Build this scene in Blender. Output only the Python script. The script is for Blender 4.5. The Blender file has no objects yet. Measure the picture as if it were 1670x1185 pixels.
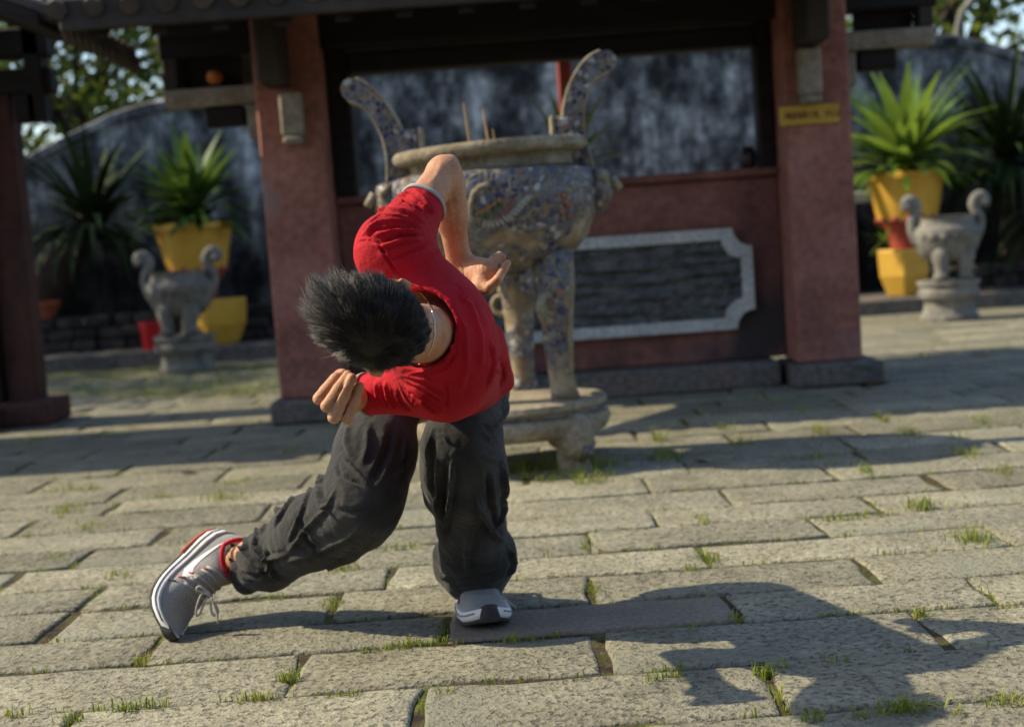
import bpy, bmesh, math, random
import numpy as np
from mathutils import Vector, Matrix
from mathutils.bvhtree import BVHTree
R = math.radians
SC = bpy.context.scene
COL = SC.collection

# ---------------------------------------------------------------- camera
CAM_H, PITCH, ROLL, FPX = 0.86, 4.98, 4.0, 2319.0
cam_data = bpy.data.cameras.new('camera')
cam = bpy.data.objects.new('camera', cam_data); COL.objects.link(cam)
cam_data.sensor_width = 36.0
cam_data.lens = FPX / 1670.0 * 36.0
cam_data.clip_end = 2000.0
CAM_M = Matrix.Rotation(R(90 - PITCH), 3, 'X') @ Matrix.Rotation(R(-ROLL), 3, 'Z')
cam.matrix_world = Matrix.Translation((0, 0, CAM_H)) @ CAM_M.to_4x4()
cam_data.dof.use_dof = True
cam_data.dof.focus_distance = 2.74
cam_data.dof.aperture_fstop = 3.1
SC.camera = cam

# ---------------------------------------------------------------- sky, sun, exposure
SUN_ELEV, SUN_Y = 41.5, -0.13           # the light travels towards +X and a little towards the camera
LX, LY = math.cos(math.asin(-SUN_Y)), SUN_Y
world = bpy.data.worlds.new('World'); SC.world = world; world.use_nodes = True
nt = world.node_tree
sky = nt.nodes.new('ShaderNodeTexSky'); sky.sky_type = 'NISHITA'; sky.sun_disc = False
sky.sun_elevation = R(SUN_ELEV)
sky.sun_rotation = math.atan2(-LX, -LY)     # sun stands at (-LX, -LY)
sky.air_density = 1.0; sky.dust_density = 1.0; sky.ozone_density = 1.0
bg = nt.nodes['Background']; bg.inputs['Strength'].default_value = 0.15
nt.links.new(sky.outputs[0], bg.inputs['Color'])
sun_data = bpy.data.lights.new('sun', 'SUN')
sun_data.energy = 4.7; sun_data.angle = R(0.53); sun_data.color = (1.0, 0.87, 0.62)
sun = bpy.data.objects.new('sun', sun_data); COL.objects.link(sun)
ldir = Vector((LX * math.cos(R(SUN_ELEV)), LY * math.cos(R(SUN_ELEV)), -math.sin(R(SUN_ELEV))))
sun.rotation_euler = ldir.to_track_quat('-Z', 'Y').to_euler()
sun.location = (-6, 2, 8)
SC.view_settings.view_transform = 'Standard'
SC.view_settings.look = 'None'
SC.view_settings.exposure = 0.58
SC.view_settings.gamma = 1.0
SC.render.engine = 'CYCLES'
SC.cycles.max_bounces = 6
SC.cycles.diffuse_bounces = 3
SC.cycles.transparent_max_bounces = 6

# ---------------------------------------------------------------- pixel -> place
CAM_P = Vector((0, 0, CAM_H))
def ray(px, py):
    return (CAM_M @ Vector(((px - 835.0) / FPX, -(py - 592.5) / FPX, -1.0)))
def W(px, py, y):                      # the point of the pixel's ray at depth y
    d = ray(px, py); return CAM_P + d * (y / d.y)
def G(px, py, z=0.0):                  # the point of the pixel's ray on the ground
    d = ray(px, py); return CAM_P + d * ((z - CAM_H) / d.z)

# ---------------------------------------------------------------- object helpers
ROOT = {}
def setp(o, label=None, cat=None, group=None, kind=None):
    if label: o['label'] = label
    if cat: o['category'] = cat
    if group: o['group'] = group
    if kind: o['kind'] = kind
    return o
def thing(name, loc, label, cat, group=None):
    o = bpy.data.objects.new(name, None); COL.objects.link(o)
    o.empty_display_size = 0.1
    o.location = loc; ROOT[o.name] = Vector(loc)
    return setp(o, label, cat, group)
def link_mesh(name, me, parent=None, mats=None):
    o = bpy.data.objects.new(name, me); COL.objects.link(o)
    if mats:
        for m in (mats if isinstance(mats, (list, tuple)) else [mats]): me.materials.append(m)
    if parent is not None:
        o.parent = parent; ROOT[o.name] = ROOT.get(parent.name, Vector((0, 0, 0)))
    return o
class MB:
    """collects verts/faces in world space; build() links them as ONE mesh object"""
    def __init__(s): s.v = []; s.f = []; s.mi = []; s.cm = 0
    def add(s, vs, fs):
        b = len(s.v); s.v += [tuple(p) for p in vs]
        s.f += [tuple(i + b for i in f) for f in fs]; s.mi += [s.cm] * len(fs); return s
    def box(s, c, size, rz=0.0, bev=0.0, M=None):
        x, y, z = size[0] / 2, size[1] / 2, size[2] / 2
        T = Matrix.Translation(c) @ Matrix.Rotation(rz, 4, 'Z') if M is None else M
        if bev <= 0:
            vs = [T @ Vector((a * x, b * y, d * z)) for a in (-1, 1) for b in (-1, 1) for d in (-1, 1)]
            return s.add(vs, [(0, 1, 3, 2), (4, 6, 7, 5), (0, 4, 5, 1), (2, 3, 7, 6), (0, 2, 6, 4), (1, 5, 7, 3)])
        bm = bmesh.new(); bmesh.ops.create_cube(bm, size=1.0)
        for v in bm.verts: v.co = Vector((v.co.x * 2 * x, v.co.y * 2 * y, v.co.z * 2 * z))
        bmesh.ops.bevel(bm, geom=list(bm.edges), offset=min(bev, x * .9, y * .9, z * .9), segments=1, affect='EDGES')
        bm.verts.index_update()
        s.add([T @ v.co for v in bm.verts], [tuple(v.index for v in f.verts) for f in bm.faces]); bm.free(); return s
    def lathe(s, prof, c=(0, 0, 0), n=40, M=None, jit=0.0, seed=0, sq=None):
        rnd = random.Random(seed); T = M if M is not None else Matrix.Translation(c); vs = []; fs = []
        for (r, z) in prof:
            for k in range(n):
                a = 2 * math.pi * k / n; q = 1.0
                if sq: q = 1.0 / max(abs(math.cos(a)), abs(math.sin(a))) ** sq
                rr = r * q * (1 + jit * rnd.uniform(-1, 1))
                vs.append(T @ Vector((rr * math.cos(a), rr * math.sin(a), z)))
        m = len(prof)
        for i in range(m - 1):
            for k in range(n):
                k2 = (k + 1) % n; fs.append((i * n + k, i * n + k2, (i + 1) * n + k2, (i + 1) * n + k))
        if prof[0][0] > 1e-5: fs.append(tuple(range(n - 1, -1, -1)))
        if prof[-1][0] > 1e-5: fs.append(tuple((m - 1) * n + k for k in range(n)))
        return s.add(vs, fs)
    def tube(s, pts, rad, n=8, caps=True, flat=None):
        """round tube along pts; rad a number or a list; flat=(vector, ratio) squeezes it along a direction"""
        pts = [Vector(p) for p in pts]; m = len(pts)
        rad = [rad] * m if isinstance(rad, (int, float)) else list(rad); vs = []; fs = []; pn = None
        for i, p in enumerate(pts):
            t = (pts[min(i + 1, m - 1)] - pts[max(i - 1, 0)])
            if t.length < 1e-9: t = Vector((0, 0, 1))
            t.normalize()
            if pn is None:
                ref = Vector((0, 0, 1)) if abs(t.z) < .9 else Vector((1, 0, 0))
                if flat: ref = Vector(flat[0])
                nrm = (ref - t * ref.dot(t)).normalized()
            else: nrm = (pn - t * pn.dot(t)).normalized()
            pn = nrm; b = t.cross(nrm)
            for k in range(n):
                a = 2 * math.pi * k / n
                vs.append(p + (nrm * math.cos(a) * (flat[1] if flat else 1.0) + b * math.sin(a)) * rad[i])
        for i in range(m - 1):
            for k in range(n):
                k2 = (k + 1) % n; fs.append((i * n + k, i * n + k2, (i + 1) * n + k2, (i + 1) * n + k))
        if caps: fs += [tuple(range(n - 1, -1, -1)), tuple((m - 1) * n + k for k in range(n))]
        return s.add(vs, fs)
    def ribbon(s, pts, widths, thick, wdir):
        """rectangular bar swept along pts: width along wdir x tangent, thickness along wdir"""
        pts = [Vector(p) for p in pts]; m = len(pts); wd = Vector(wdir).normalized(); vs = []; fs = []
        th = [thick] * m if isinstance(thick, (int, float)) else thick
        for i, p in enumerate(pts):
            t = (pts[min(i + 1, m - 1)] - pts[max(i - 1, 0)]).normalized(); b = t.cross(wd).normalized()
            w = widths[i] / 2; h = th[i] / 2
            vs += [p + b * w + wd * h, p - b * w + wd * h, p - b * w - wd * h, p + b * w - wd * h]
        for i in range(m - 1):
            for k in range(4):
                k2 = (k + 1) % 4; fs.append((i * 4 + k, (i + 1) * 4 + k, (i + 1) * 4 + k2, i * 4 + k2))
        fs += [(0, 1, 2, 3), ((m - 1) * 4 + 3, (m - 1) * 4 + 2, (m - 1) * 4 + 1, (m - 1) * 4)]
        return s.add(vs, fs)
    def build(s, name, mats, parent=None, smooth=False, bev=0.0, sharp=None):
        off = ROOT.get(parent.name, Vector((0, 0, 0))) if parent is not None else Vector((0, 0, 0))
        me = bpy.data.meshes.new(name)
        me.from_pydata([(p[0] - off.x, p[1] - off.y, p[2] - off.z) for p in s.v], [], s.f)
        if any(s.mi): me.polygons.foreach_set('material_index', s.mi)
        if smooth:
            me.polygons.foreach_set('use_smooth', [True] * len(me.polygons))
            if sharp: me.set_sharp_from_angle(angle=R(sharp))
        me.update()
        o = link_mesh(name, me, parent, mats)
        if bev > 0:
            b = o.modifiers.new('bevel', 'BEVEL'); b.width = bev; b.segments = 2; b.limit_method = 'ANGLE'; b.angle_limit = R(40)
        return o

# ---------------------------------------------------------------- materials
def _n(t, typ, **kw):
    n = t.nodes.new(typ)
    for k, v in kw.items(): setattr(n, k, v)
    return n
def ramp_node(t, stops):
    r = _n(t, 'ShaderNodeValToRGB'); e = r.color_ramp.elements
    while len(e) < len(stops): e.new(0.5)
    for i, (p, c) in enumerate(stops):
        e[i].position = p; e[i].color = (c[0], c[1], c[2], 1) if not isinstance(c, (int, float)) else (c, c, c, 1)
    return r
def mat(name, stops, scale=8.0, rough=0.8, bump=0.3, bscale=60.0, bdist=0.004, detail=6.0, coord='Object', stretch=(1, 1, 1),
        spots=None, spec=0.3, sss=0.0, sheen=0.0, rnd=0.0, bump2=None, rrough=None, fine=None, pits=None):
    m = bpy.data.materials.new(name); m.use_nodes = True; t = m.node_tree; L = t.links.new
    p = t.nodes['Principled BSDF']
    tc = _n(t, 'ShaderNodeTexCoord'); mp = _n(t, 'ShaderNodeMapping'); mp.inputs['Scale'].default_value = stretch
    L(tc.outputs[coord], mp.inputs['Vector'])
    vec = mp.outputs['Vector']
    if rnd > 0:
        oi = _n(t, 'ShaderNodeObjectInfo'); ad = _n(t, 'ShaderNodeVectorMath', operation='ADD'); mul = _n(t, 'ShaderNodeMath', operation='MULTIPLY')
        mul.inputs[1].default_value = 37.0; L(oi.outputs['Random'], mul.inputs[0]); L(vec, ad.inputs[0]); L(mul.outputs[0], ad.inputs[1]); vec = ad.outputs[0]
    nz = _n(t, 'ShaderNodeTexNoise'); nz.inputs['Scale'].default_value = scale; nz.inputs['Detail'].default_value = detail; nz.inputs['Roughness'].default_value = 0.62
    L(vec, nz.inputs['Vector'])
    rp = ramp_node(t, stops); L(nz.outputs[0], rp.inputs[0]); col = rp.outputs[0]
    if fine:                                    # fine = (scale, amount): small speckle
        fz = _n(t, 'ShaderNodeTexNoise'); fz.inputs['Scale'].default_value = fine[0]; fz.inputs['Detail'].default_value = 3.0; L(vec, fz.inputs['Vector'])
        fr = ramp_node(t, [(0.3, 1 - fine[1]), (0.7, 1 + 0.0)]); L(fz.outputs[0], fr.inputs[0])
        mx = _n(t, 'ShaderNodeMix', data_type='RGBA', blend_type='MULTIPLY'); mx.inputs[0].default_value = 1.0
        L(col, mx.inputs[6]); L(fr.outputs[0], mx.inputs[7]); col = mx.outputs[2]
    pit = None
    if pits:                                    # pits = (scale, threshold, darkness): small sharp hollows
        pz = _n(t, 'ShaderNodeTexNoise'); pz.inputs['Scale'].default_value = pits[0]; pz.inputs['Detail'].default_value = 2.5; L(vec, pz.inputs['Vector'])
        pr = ramp_node(t, [(pits[1], pits[2]), (pits[1] + .06, 1.0)]); L(pz.outputs[0], pr.inputs[0]); pit = pr.outputs[0]
        mx = _n(t, 'ShaderNodeMix', data_type='RGBA', blend_type='MULTIPLY'); mx.inputs[0].default_value = 1.0
        L(col, mx.inputs[6]); L(pit, mx.inputs[7]); col = mx.outputs[2]
    if spots:                                   # spots = (scale, threshold, colour): larger stains
        sz = _n(t, 'ShaderNodeTexNoise'); sz.inputs['Scale'].default_value = spots[0]; sz.inputs['Detail'].default_value = 5.0; L(vec, sz.inputs['Vector'])
        sr = ramp_node(t, [(spots[1], 0.0), (spots[1] + 0.14, 1.0)]); L(sz.outputs[0], sr.inputs[0])
        mx = _n(t, 'ShaderNodeMix', data_type='RGBA'); L(sr.outputs[0], mx.inputs[0]); L(col, mx.inputs[6]); mx.inputs[7].default_value = (*spots[2], 1); col = mx.outputs[2]
    if rnd > 0:
        hv = _n(t, 'ShaderNodeHueSaturation'); ma = _n(t, 'ShaderNodeMapRange'); ma.inputs[3].default_value = 1 - rnd; ma.inputs[4].default_value = 1 + rnd
        L(oi.outputs['Random'], ma.inputs[0]); L(ma.outputs[0], hv.inputs['Value']); L(col, hv.inputs['Color']); col = hv.outputs[0]
    L(col, p.inputs['Base Color'])
    p.inputs['Roughness'].default_value = rough; p.inputs['Specular IOR Level'].default_value = spec
    if sss > 0:
        p.inputs['Subsurface Weight'].default_value = sss; p.inputs['Subsurface Radius'].default_value = (1.0, 0.35, 0.2); p.inputs['Subsurface Scale'].default_value = 0.006
    if sheen > 0: p.inputs['Sheen Weight'].default_value = sheen; p.inputs['Sheen Roughness'].default_value = 0.4
    if bump > 0:
        bz = _n(t, 'ShaderNodeTexNoise'); bz.inputs['Scale'].default_value = bscale; bz.inputs['Detail'].default_value = 5.0; L(vec, bz.inputs['Vector'])
        b = _n(t, 'ShaderNodeBump'); b.inputs['Strength'].default_value = bump; b.inputs['Distance'].default_value = bdist; L(bz.outputs[0], b.inputs['Height'])
        out = b.outputs[0]
        if bump2:                               # (scale, strength, distance)
            b2z = _n(t, 'ShaderNodeTexNoise'); b2z.inputs['Scale'].default_value = bump2[0]; b2z.inputs['Detail'].default_value = 4.0; L(vec, b2z.inputs['Vector'])
            b2 = _n(t, 'ShaderNodeBump'); b2.inputs['Strength'].default_value = bump2[1]; b2.inputs['Distance'].default_value = bump2[2]
            L(b2z.outputs[0], b2.inputs['Height']); L(out, b2.inputs['Normal']); out = b2.outputs[0]
        if pit is not None:
            b3 = _n(t, 'ShaderNodeBump'); b3.inputs['Strength'].default_value = 1.0; b3.inputs['Distance'].default_value = .004; L(pit, b3.inputs['Height']); L(out, b3.inputs['Normal']); out = b3.outputs[0]
        L(out, p.inputs['Normal'])
    return m

def translucent(m, col, fac=.35):
    """let some light through thin leaves"""
    t = m.node_tree; p = t.nodes['Principled BSDF']; out = t.nodes['Material Output']; tr = _n(t, 'ShaderNodeBsdfTranslucent'); tr.inputs[0].default_value = (*col, 1)
    mx = _n(t, 'ShaderNodeMixShader'); mx.inputs[0].default_value = fac; t.links.new(p.outputs[0], mx.inputs[1]); t.links.new(tr.outputs[0], mx.inputs[2]); t.links.new(mx.outputs[0], out.inputs[0])
# ---------------------------------------------------------------- palette
M_STONE = mat('granite_paver', [(0.25, (.185, .172, .124)), (0.5, (.266, .250, .182)), (0.75, (.345, .325, .24))], scale=6, rough=.88, bump=.9, bscale=30, bdist=.010,
              bump2=(120, .7, .004), rnd=.22, fine=(60, .4), pits=(70, .375, .55), spots=(2.6, .57, (.185, .185, .14)), spec=.2)
M_STONE_RED = mat('reddish_paver', [(0.3, (.19, .155, .115)), (0.7, (.28, .225, .17))], scale=5, rough=.85, bump=.8, bscale=45, bdist=.007, fine=(90, .4), spec=.25)
M_SOIL = mat('joint_soil', [(0.36, (.018, .013, .008)), (0.47, (.055, .036, .018)), (0.55, (.055, .065, .015)), (0.64, (.10, .105, .028)), (0.8, (.13, .09, .04))], scale=11, rough=.95, bump=1.0, bscale=90, bdist=.008)
M_GRASS = mat('grass_blade', [(0.3, (.11, .14, .015)), (0.5, (.19, .23, .028)), (0.62, (.30, .28, .06)), (.75, (.33, .24, .09))], scale=9, rough=.6, bump=0)
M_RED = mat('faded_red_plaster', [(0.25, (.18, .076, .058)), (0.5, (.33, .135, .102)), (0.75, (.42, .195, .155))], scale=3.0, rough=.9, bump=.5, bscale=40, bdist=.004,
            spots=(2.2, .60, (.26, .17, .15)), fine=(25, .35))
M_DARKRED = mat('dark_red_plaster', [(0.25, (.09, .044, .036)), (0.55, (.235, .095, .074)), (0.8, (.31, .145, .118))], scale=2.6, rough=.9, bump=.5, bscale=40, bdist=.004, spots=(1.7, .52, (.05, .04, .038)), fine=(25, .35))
M_GREY = mat('grey_stone_trim', [(0.3, (.42, .415, .39)), (0.7, (.62, .615, .585))], scale=7, rough=.85, bump=.5, bscale=50, bdist=.004, fine=(40, .4))
M_PLINTH = mat('weathered_plinth', [(0.3, (.07, .065, .06)), (0.5, (.15, .14, .125)), (0.75, (.2, .13, .11))], scale=4, rough=.9, bump=.6, bscale=35, bdist=.006, fine=(30, .5))
M_WOOD = mat('blackened_timber', [(0.3, (.005, .0035, .003)), (0.7, (.016, .011, .009))], scale=4, rough=.75, bump=.4, bscale=30, stretch=(1, 1, 6), bdist=.004)
M_WOOD2 = mat('worn_brown_timber', [(0.3, (.020, .016, .014)), (0.7, (.055, .044, .037))], scale=4, rough=.8, bump=.4, bscale=30, bdist=.004)
M_PALE = mat('pale_limewashed_bracket', [(0.3, (.20, .165, .125)), (0.7, (.36, .31, .25))], scale=6, rough=.85, bump=.4, bscale=40, bdist=.003, fine=(30, .35))
M_TILE = mat('old_roof_tile', [(0.3, (.03, .026, .024)), (0.6, (.09, .07, .06)), (0.8, (.16, .13, .11))], scale=5, rough=.85, bump=.5, bscale=40, bdist=.005, rnd=.25)
M_RELIEF = mat('dark_relief_stone', [(0.3, (.05, .051, .051)), (0.7, (.16, .16, .155))], scale=12, rough=.9, bump=.6, bscale=60, bdist=.006)
M_YEL = mat('yellow_glazed_pot', [(0.3, (.50, .27, .028)), (0.7, (.66, .39, .06))], scale=4, rough=.45, bump=.15, bscale=30, bdist=.003, spots=(3.0, .62, (.42, .23, .04)), spec=.4)
M_REDPOT = mat('worn_red_paint', [(0.3, (.22, .03, .025)), (0.7, (.38, .07, .06))], scale=8, rough=.6, bump=.2, bscale=40)
M_BUCKET = mat('red_plastic', [(0.3, (.45, .01, .015)), (0.7, (.52, .015, .02))], scale=4, rough=.4, bump=0)
M_TERRA = mat('terracotta', [(0.3, (.28, .07, .035)), (0.7, (.40, .12, .06))], scale=6, rough=.8, bump=.3)
M_URN = mat('carved_grey_stone', [(0.25, (.10, .098, .088)), (0.5, (.22, .21, .185)), (0.75, (.33, .315, .27))], scale=7, rough=.9, bump=.9, bscale=28, bdist=.012, fine=(45, .4))
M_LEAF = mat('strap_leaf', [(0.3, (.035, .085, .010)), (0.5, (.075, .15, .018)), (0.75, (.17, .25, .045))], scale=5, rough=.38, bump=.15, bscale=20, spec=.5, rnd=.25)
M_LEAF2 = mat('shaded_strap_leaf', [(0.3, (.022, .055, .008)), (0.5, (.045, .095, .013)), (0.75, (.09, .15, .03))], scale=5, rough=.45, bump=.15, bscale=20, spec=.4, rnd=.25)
M_LEAFD = mat('dark_frond', [(0.3, (.012, .026, .008)), (0.7, (.035, .06, .016))], scale=5, rough=.7, bump=0, rnd=.25, spec=.15)
M_TREE = mat('tree_leaf', [(0.3, (.018, .036, .008)), (0.5, (.045, .08, .014)), (0.75, (.12, .15, .03))], scale=1.4, rough=.5, bump=0)
M_BARK = mat('bark', [(0.3, (.02, .015, .012)), (0.7, (.06, .045, .035))], scale=8, rough=.95, bump=.8, bscale=25, bdist=.01)
M_RUBBLE = mat('dark_rubble', [(0.3, (.018, .015, .014)), (0.55, (.05, .043, .038)), (0.8, (.12, .10, .085))], scale=5, rough=.95, bump=.8, bscale=25, bdist=.01, rnd=.3)
M_SIGN = mat('yellow_painted_board', [(0.3, (.40, .24, .03)), (0.7, (.52, .33, .05))], scale=6, rough=.6, bump=.1)
M_LETTER = mat('dark_red_lettering', [(0.3, (.10, .02, .01)), (0.7, (.13, .03, .015))], scale=6, rough=.7, bump=0)
M_JAR = mat('dark_jar', [(0.3, (.02, .012, .01)), (0.7, (.05, .03, .024))], scale=8, rough=.4, bump=.1)
M_STICK = mat('incense_stick', [(0.3, (.34, .21, .09)), (0.7, (.46, .30, .14))], scale=40, rough=.8, bump=0)

for _m, _c, _f in ((M_GRASS, (.26, .32, .04), .28), (M_LEAF, (.26, .38, .05), .34), (M_LEAF2, (.12, .20, .03), .25), (M_TREE, (.20, .26, .035), .32)): translucent(_m, _c, _f)
M_OX = mat('shade_darkened_oxblood', [(0.3, (.045, .020, .016)), (0.7, (.11, .044, .034))], scale=4, rough=.85, bump=.4, bscale=40, bdist=.003, fine=(25, .3))  # red darkened in the colour itself for the shade under the side hall roof
def wall_material():
    m = bpy.data.materials.new('stained_limewash_wall'); m.use_nodes = True; t = m.node_tree; L = t.links.new; p = t.nodes['Principled BSDF']
    tc = _n(t, 'ShaderNodeTexCoord')
    def noise(scale, stretch, detail=6.0, rough=.65):
        mp = _n(t, 'ShaderNodeMapping'); mp.inputs['Scale'].default_value = stretch; L(tc.outputs['Object'], mp.inputs['Vector'])
        z = _n(t, 'ShaderNodeTexNoise'); z.inputs['Scale'].default_value = scale; z.inputs['Detail'].default_value = detail; z.inputs['Roughness'].default_value = rough
        L(mp.outputs[0], z.inputs['Vector']); return z.outputs[0]
    a = ramp_node(t, [(.38, (.03, .032, .036)), (.47, (.13, .137, .146)), (.55, (.33, .345, .36)), (.64, (.66, .68, .69))]); L(noise(2.7, (1, 1, .8), 8.0, .68), a.inputs[0])
    st = ramp_node(t, [(.42, .16), (.60, 1.0)]); L(noise(3.6, (1.7, 1, .18)), st.inputs[0])     # streaks where water ran down
    mx = _n(t, 'ShaderNodeMix', data_type='RGBA', blend_type='MULTIPLY'); mx.inputs[0].default_value = .65; L(a.outputs[0], mx.inputs[6]); L(st.outputs[0], mx.inputs[7])
    f = ramp_node(t, [(.35, .55), (.65, 1.0)]); L(noise(14, (1, 1, .6)), f.inputs[0])
    m2 = _n(t, 'ShaderNodeMix', data_type='RGBA', blend_type='MULTIPLY'); m2.inputs[0].default_value = 1; L(mx.outputs[2], m2.inputs[6]); L(f.outputs[0], m2.inputs[7])
    # black damp growth rising from the foot of the wall with a ragged edge
    sx = _n(t, 'ShaderNodeSeparateXYZ'); L(tc.outputs['Object'], sx.inputs[0]); ma = _n(t, 'ShaderNodeMath', operation='MULTIPLY_ADD'); ma.inputs[1].default_value = 1.6; L(noise(1.6, (1, 1, .5)), ma.inputs[0]); L(sx.outputs[2], ma.inputs[2])
    dr = ramp_node(t, [(.74, .16), (.96, 1.0)]); sc_ = _n(t, 'ShaderNodeMath', operation='MULTIPLY'); sc_.inputs[1].default_value = .45; L(ma.outputs[0], sc_.inputs[0]); L(sc_.outputs[0], dr.inputs[0])
    m3 = _n(t, 'ShaderNodeMix', data_type='RGBA', blend_type='MULTIPLY'); m3.inputs[0].default_value = 1; L(m2.outputs[2], m3.inputs[6]); L(dr.outputs[0], m3.inputs[7]); m2 = m3
    L(m2.outputs[2], p.inputs['Base Color']); p.inputs['Roughness'].default_value = .9; p.inputs['Specular IOR Level'].default_value = .2
    b = _n(t, 'ShaderNodeBump'); b.inputs['Strength'].default_value = .6; b.inputs['Distance'].default_value = .015; L(noise(9, (1, 1, 1)), b.inputs['Height']); L(b.outputs[0], p.inputs['Normal'])
    return m
M_WALL = wall_material()

def mosaic_material(zmid=None):
    m = bpy.data.materials.new('porcelain_shard_mosaic'); m.use_nodes = True; t = m.node_tree; L = t.links.new; p = t.nodes['Principled BSDF']
    tc = _n(t, 'ShaderNodeTexCoord')
    nd = _n(t, 'ShaderNodeTexNoise'); nd.inputs['Scale'].default_value = 9; L(tc.outputs['Object'], nd.inputs['Vector'])
    va = _n(t, 'ShaderNodeVectorMath', operation='MULTIPLY_ADD'); va.inputs[1].default_value = (.05, .05, .05); L(nd.outputs['Color'], va.inputs[0]); L(tc.outputs['Object'], va.inputs[2])
    v1 = _n(t, 'ShaderNodeTexVoronoi'); v1.inputs['Scale'].default_value = 42; L(va.outputs[0], v1.inputs['Vector'])
    v2 = _n(t, 'ShaderNodeTexVoronoi', feature='DISTANCE_TO_EDGE'); v2.inputs['Scale'].default_value = 42; L(va.outputs[0], v2.inputs['Vector'])
    sep = _n(t, 'ShaderNodeSeparateColor'); L(v1.outputs['Color'], sep.inputs[0])
    shard = ramp_node(t, [(0.0, (.026, .038, .088)), (.25, (.042, .060, .120)), (.40, (.14, .155, .19)), (.55, (.065, .085, .14)), (.66, (.32, .325, .32)), (.76, (.08, .095, .14)), (.93, (.22, .11, .08)), (.97, (.15, .135, .07))])
    shard.color_ramp.interpolation = 'CONSTANT'; L(sep.outputs[0], shard.inputs[0])
    gz = _n(t, 'ShaderNodeTexNoise'); gz.inputs['Scale'].default_value = 14; gz.inputs['Detail'].default_value = 6; L(tc.outputs['Object'], gz.inputs['Vector'])
    grout = ramp_node(t, [(.3, (.13, .095, .055)), (.55, (.25, .19, .115)), (.75, (.36, .29, .19))]); L(gz.outputs[0], grout.inputs[0])
    edge = ramp_node(t, [(.05, 0.0), (.11, 1.0)]); L(v2.outputs['Distance'], edge.inputs[0])
    cz = _n(t, 'ShaderNodeTexNoise'); cz.inputs['Scale'].default_value = 4.5; cz.inputs['Detail'].default_value = 3; L(tc.outputs['Object'], cz.inputs['Vector'])
    cover = ramp_node(t, [(.40, 0.0), (.47, 1.0)]); cin = cz.outputs[0]
    if zmid:                                                # shards kept mostly on the upper band
        sx = _n(t, 'ShaderNodeSeparateXYZ'); L(tc.outputs['Object'], sx.inputs[0]); mr = _n(t, 'ShaderNodeMapRange'); mr.inputs[1].default_value = zmid - .10; mr.inputs[2].default_value = zmid + .08; mr.inputs[3].default_value = -.055; mr.inputs[4].default_value = .09
        L(sx.outputs[2], mr.inputs[0]); ad = _n(t, 'ShaderNodeMath', operation='ADD'); L(cin, ad.inputs[0]); L(mr.outputs[0], ad.inputs[1]); cin = ad.outputs[0]
    L(cin, cover.inputs[0])             # where the shards have not fallen off
    mu = _n(t, 'ShaderNodeMath', operation='MULTIPLY'); L(edge.outputs[0], mu.inputs[0]); L(cover.outputs[0], mu.inputs[1])
    mx = _n(t, 'ShaderNodeMix', data_type='RGBA'); L(mu.outputs[0], mx.inputs[0]); L(grout.outputs[0], mx.inputs[6]); L(shard.outputs[0], mx.inputs[7])
    L(mx.outputs[2], p.inputs['Base Color'])
    rr = _n(t, 'ShaderNodeMapRange'); rr.inputs[3].default_value = .9; rr.inputs[4].default_value = .3; L(mu.outputs[0], rr.inputs[0]); L(rr.outputs[0], p.inputs['Roughness'])
    b = _n(t, 'ShaderNodeBump'); b.inputs['Strength'].default_value = 1; b.inputs['Distance'].default_value = .007; L(mu.outputs[0], b.inputs['Height'])
    b2 = _n(t, 'ShaderNodeBump'); b2.inputs['Strength'].default_value = .7; b2.inputs['Distance'].default_value = .01; L(gz.outputs[0], b2.inputs['Height']); L(b.outputs[0], b2.inputs['Normal'])
    L(b2.outputs[0], p.inputs['Normal'])
    return m
M_MOSAIC = mosaic_material(); M_MOSAIC_BOWL = mosaic_material(.95)
M_GROUT = mat('sandy_mortar', [(0.25, (.17, .135, .085)), (0.5, (.30, .25, .17)), (0.75, (.42, .37, .28))], scale=9, rough=.92, bump=.9, bscale=30, bdist=.010, fine=(50, .4))

# ---------------------------------------------------------------- ground and paving
gm = MB()
ge = [-60, -14, -7, -4, -2, 0, 2, 4, 7, 14, 60]; gy = [-30, -5, 0, 2, 4, 6, 8, 10, 12, 20, 90]
gm.add([(x, y, -.0075) for y in gy for x in ge], [(j * 11 + i, j * 11 + i + 1, (j + 1) * 11 + i + 1, (j + 1) * 11 + i) for j in range(10) for i in range(10)])
setp(gm.build('ground', M_SOIL), kind='structure')

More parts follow.
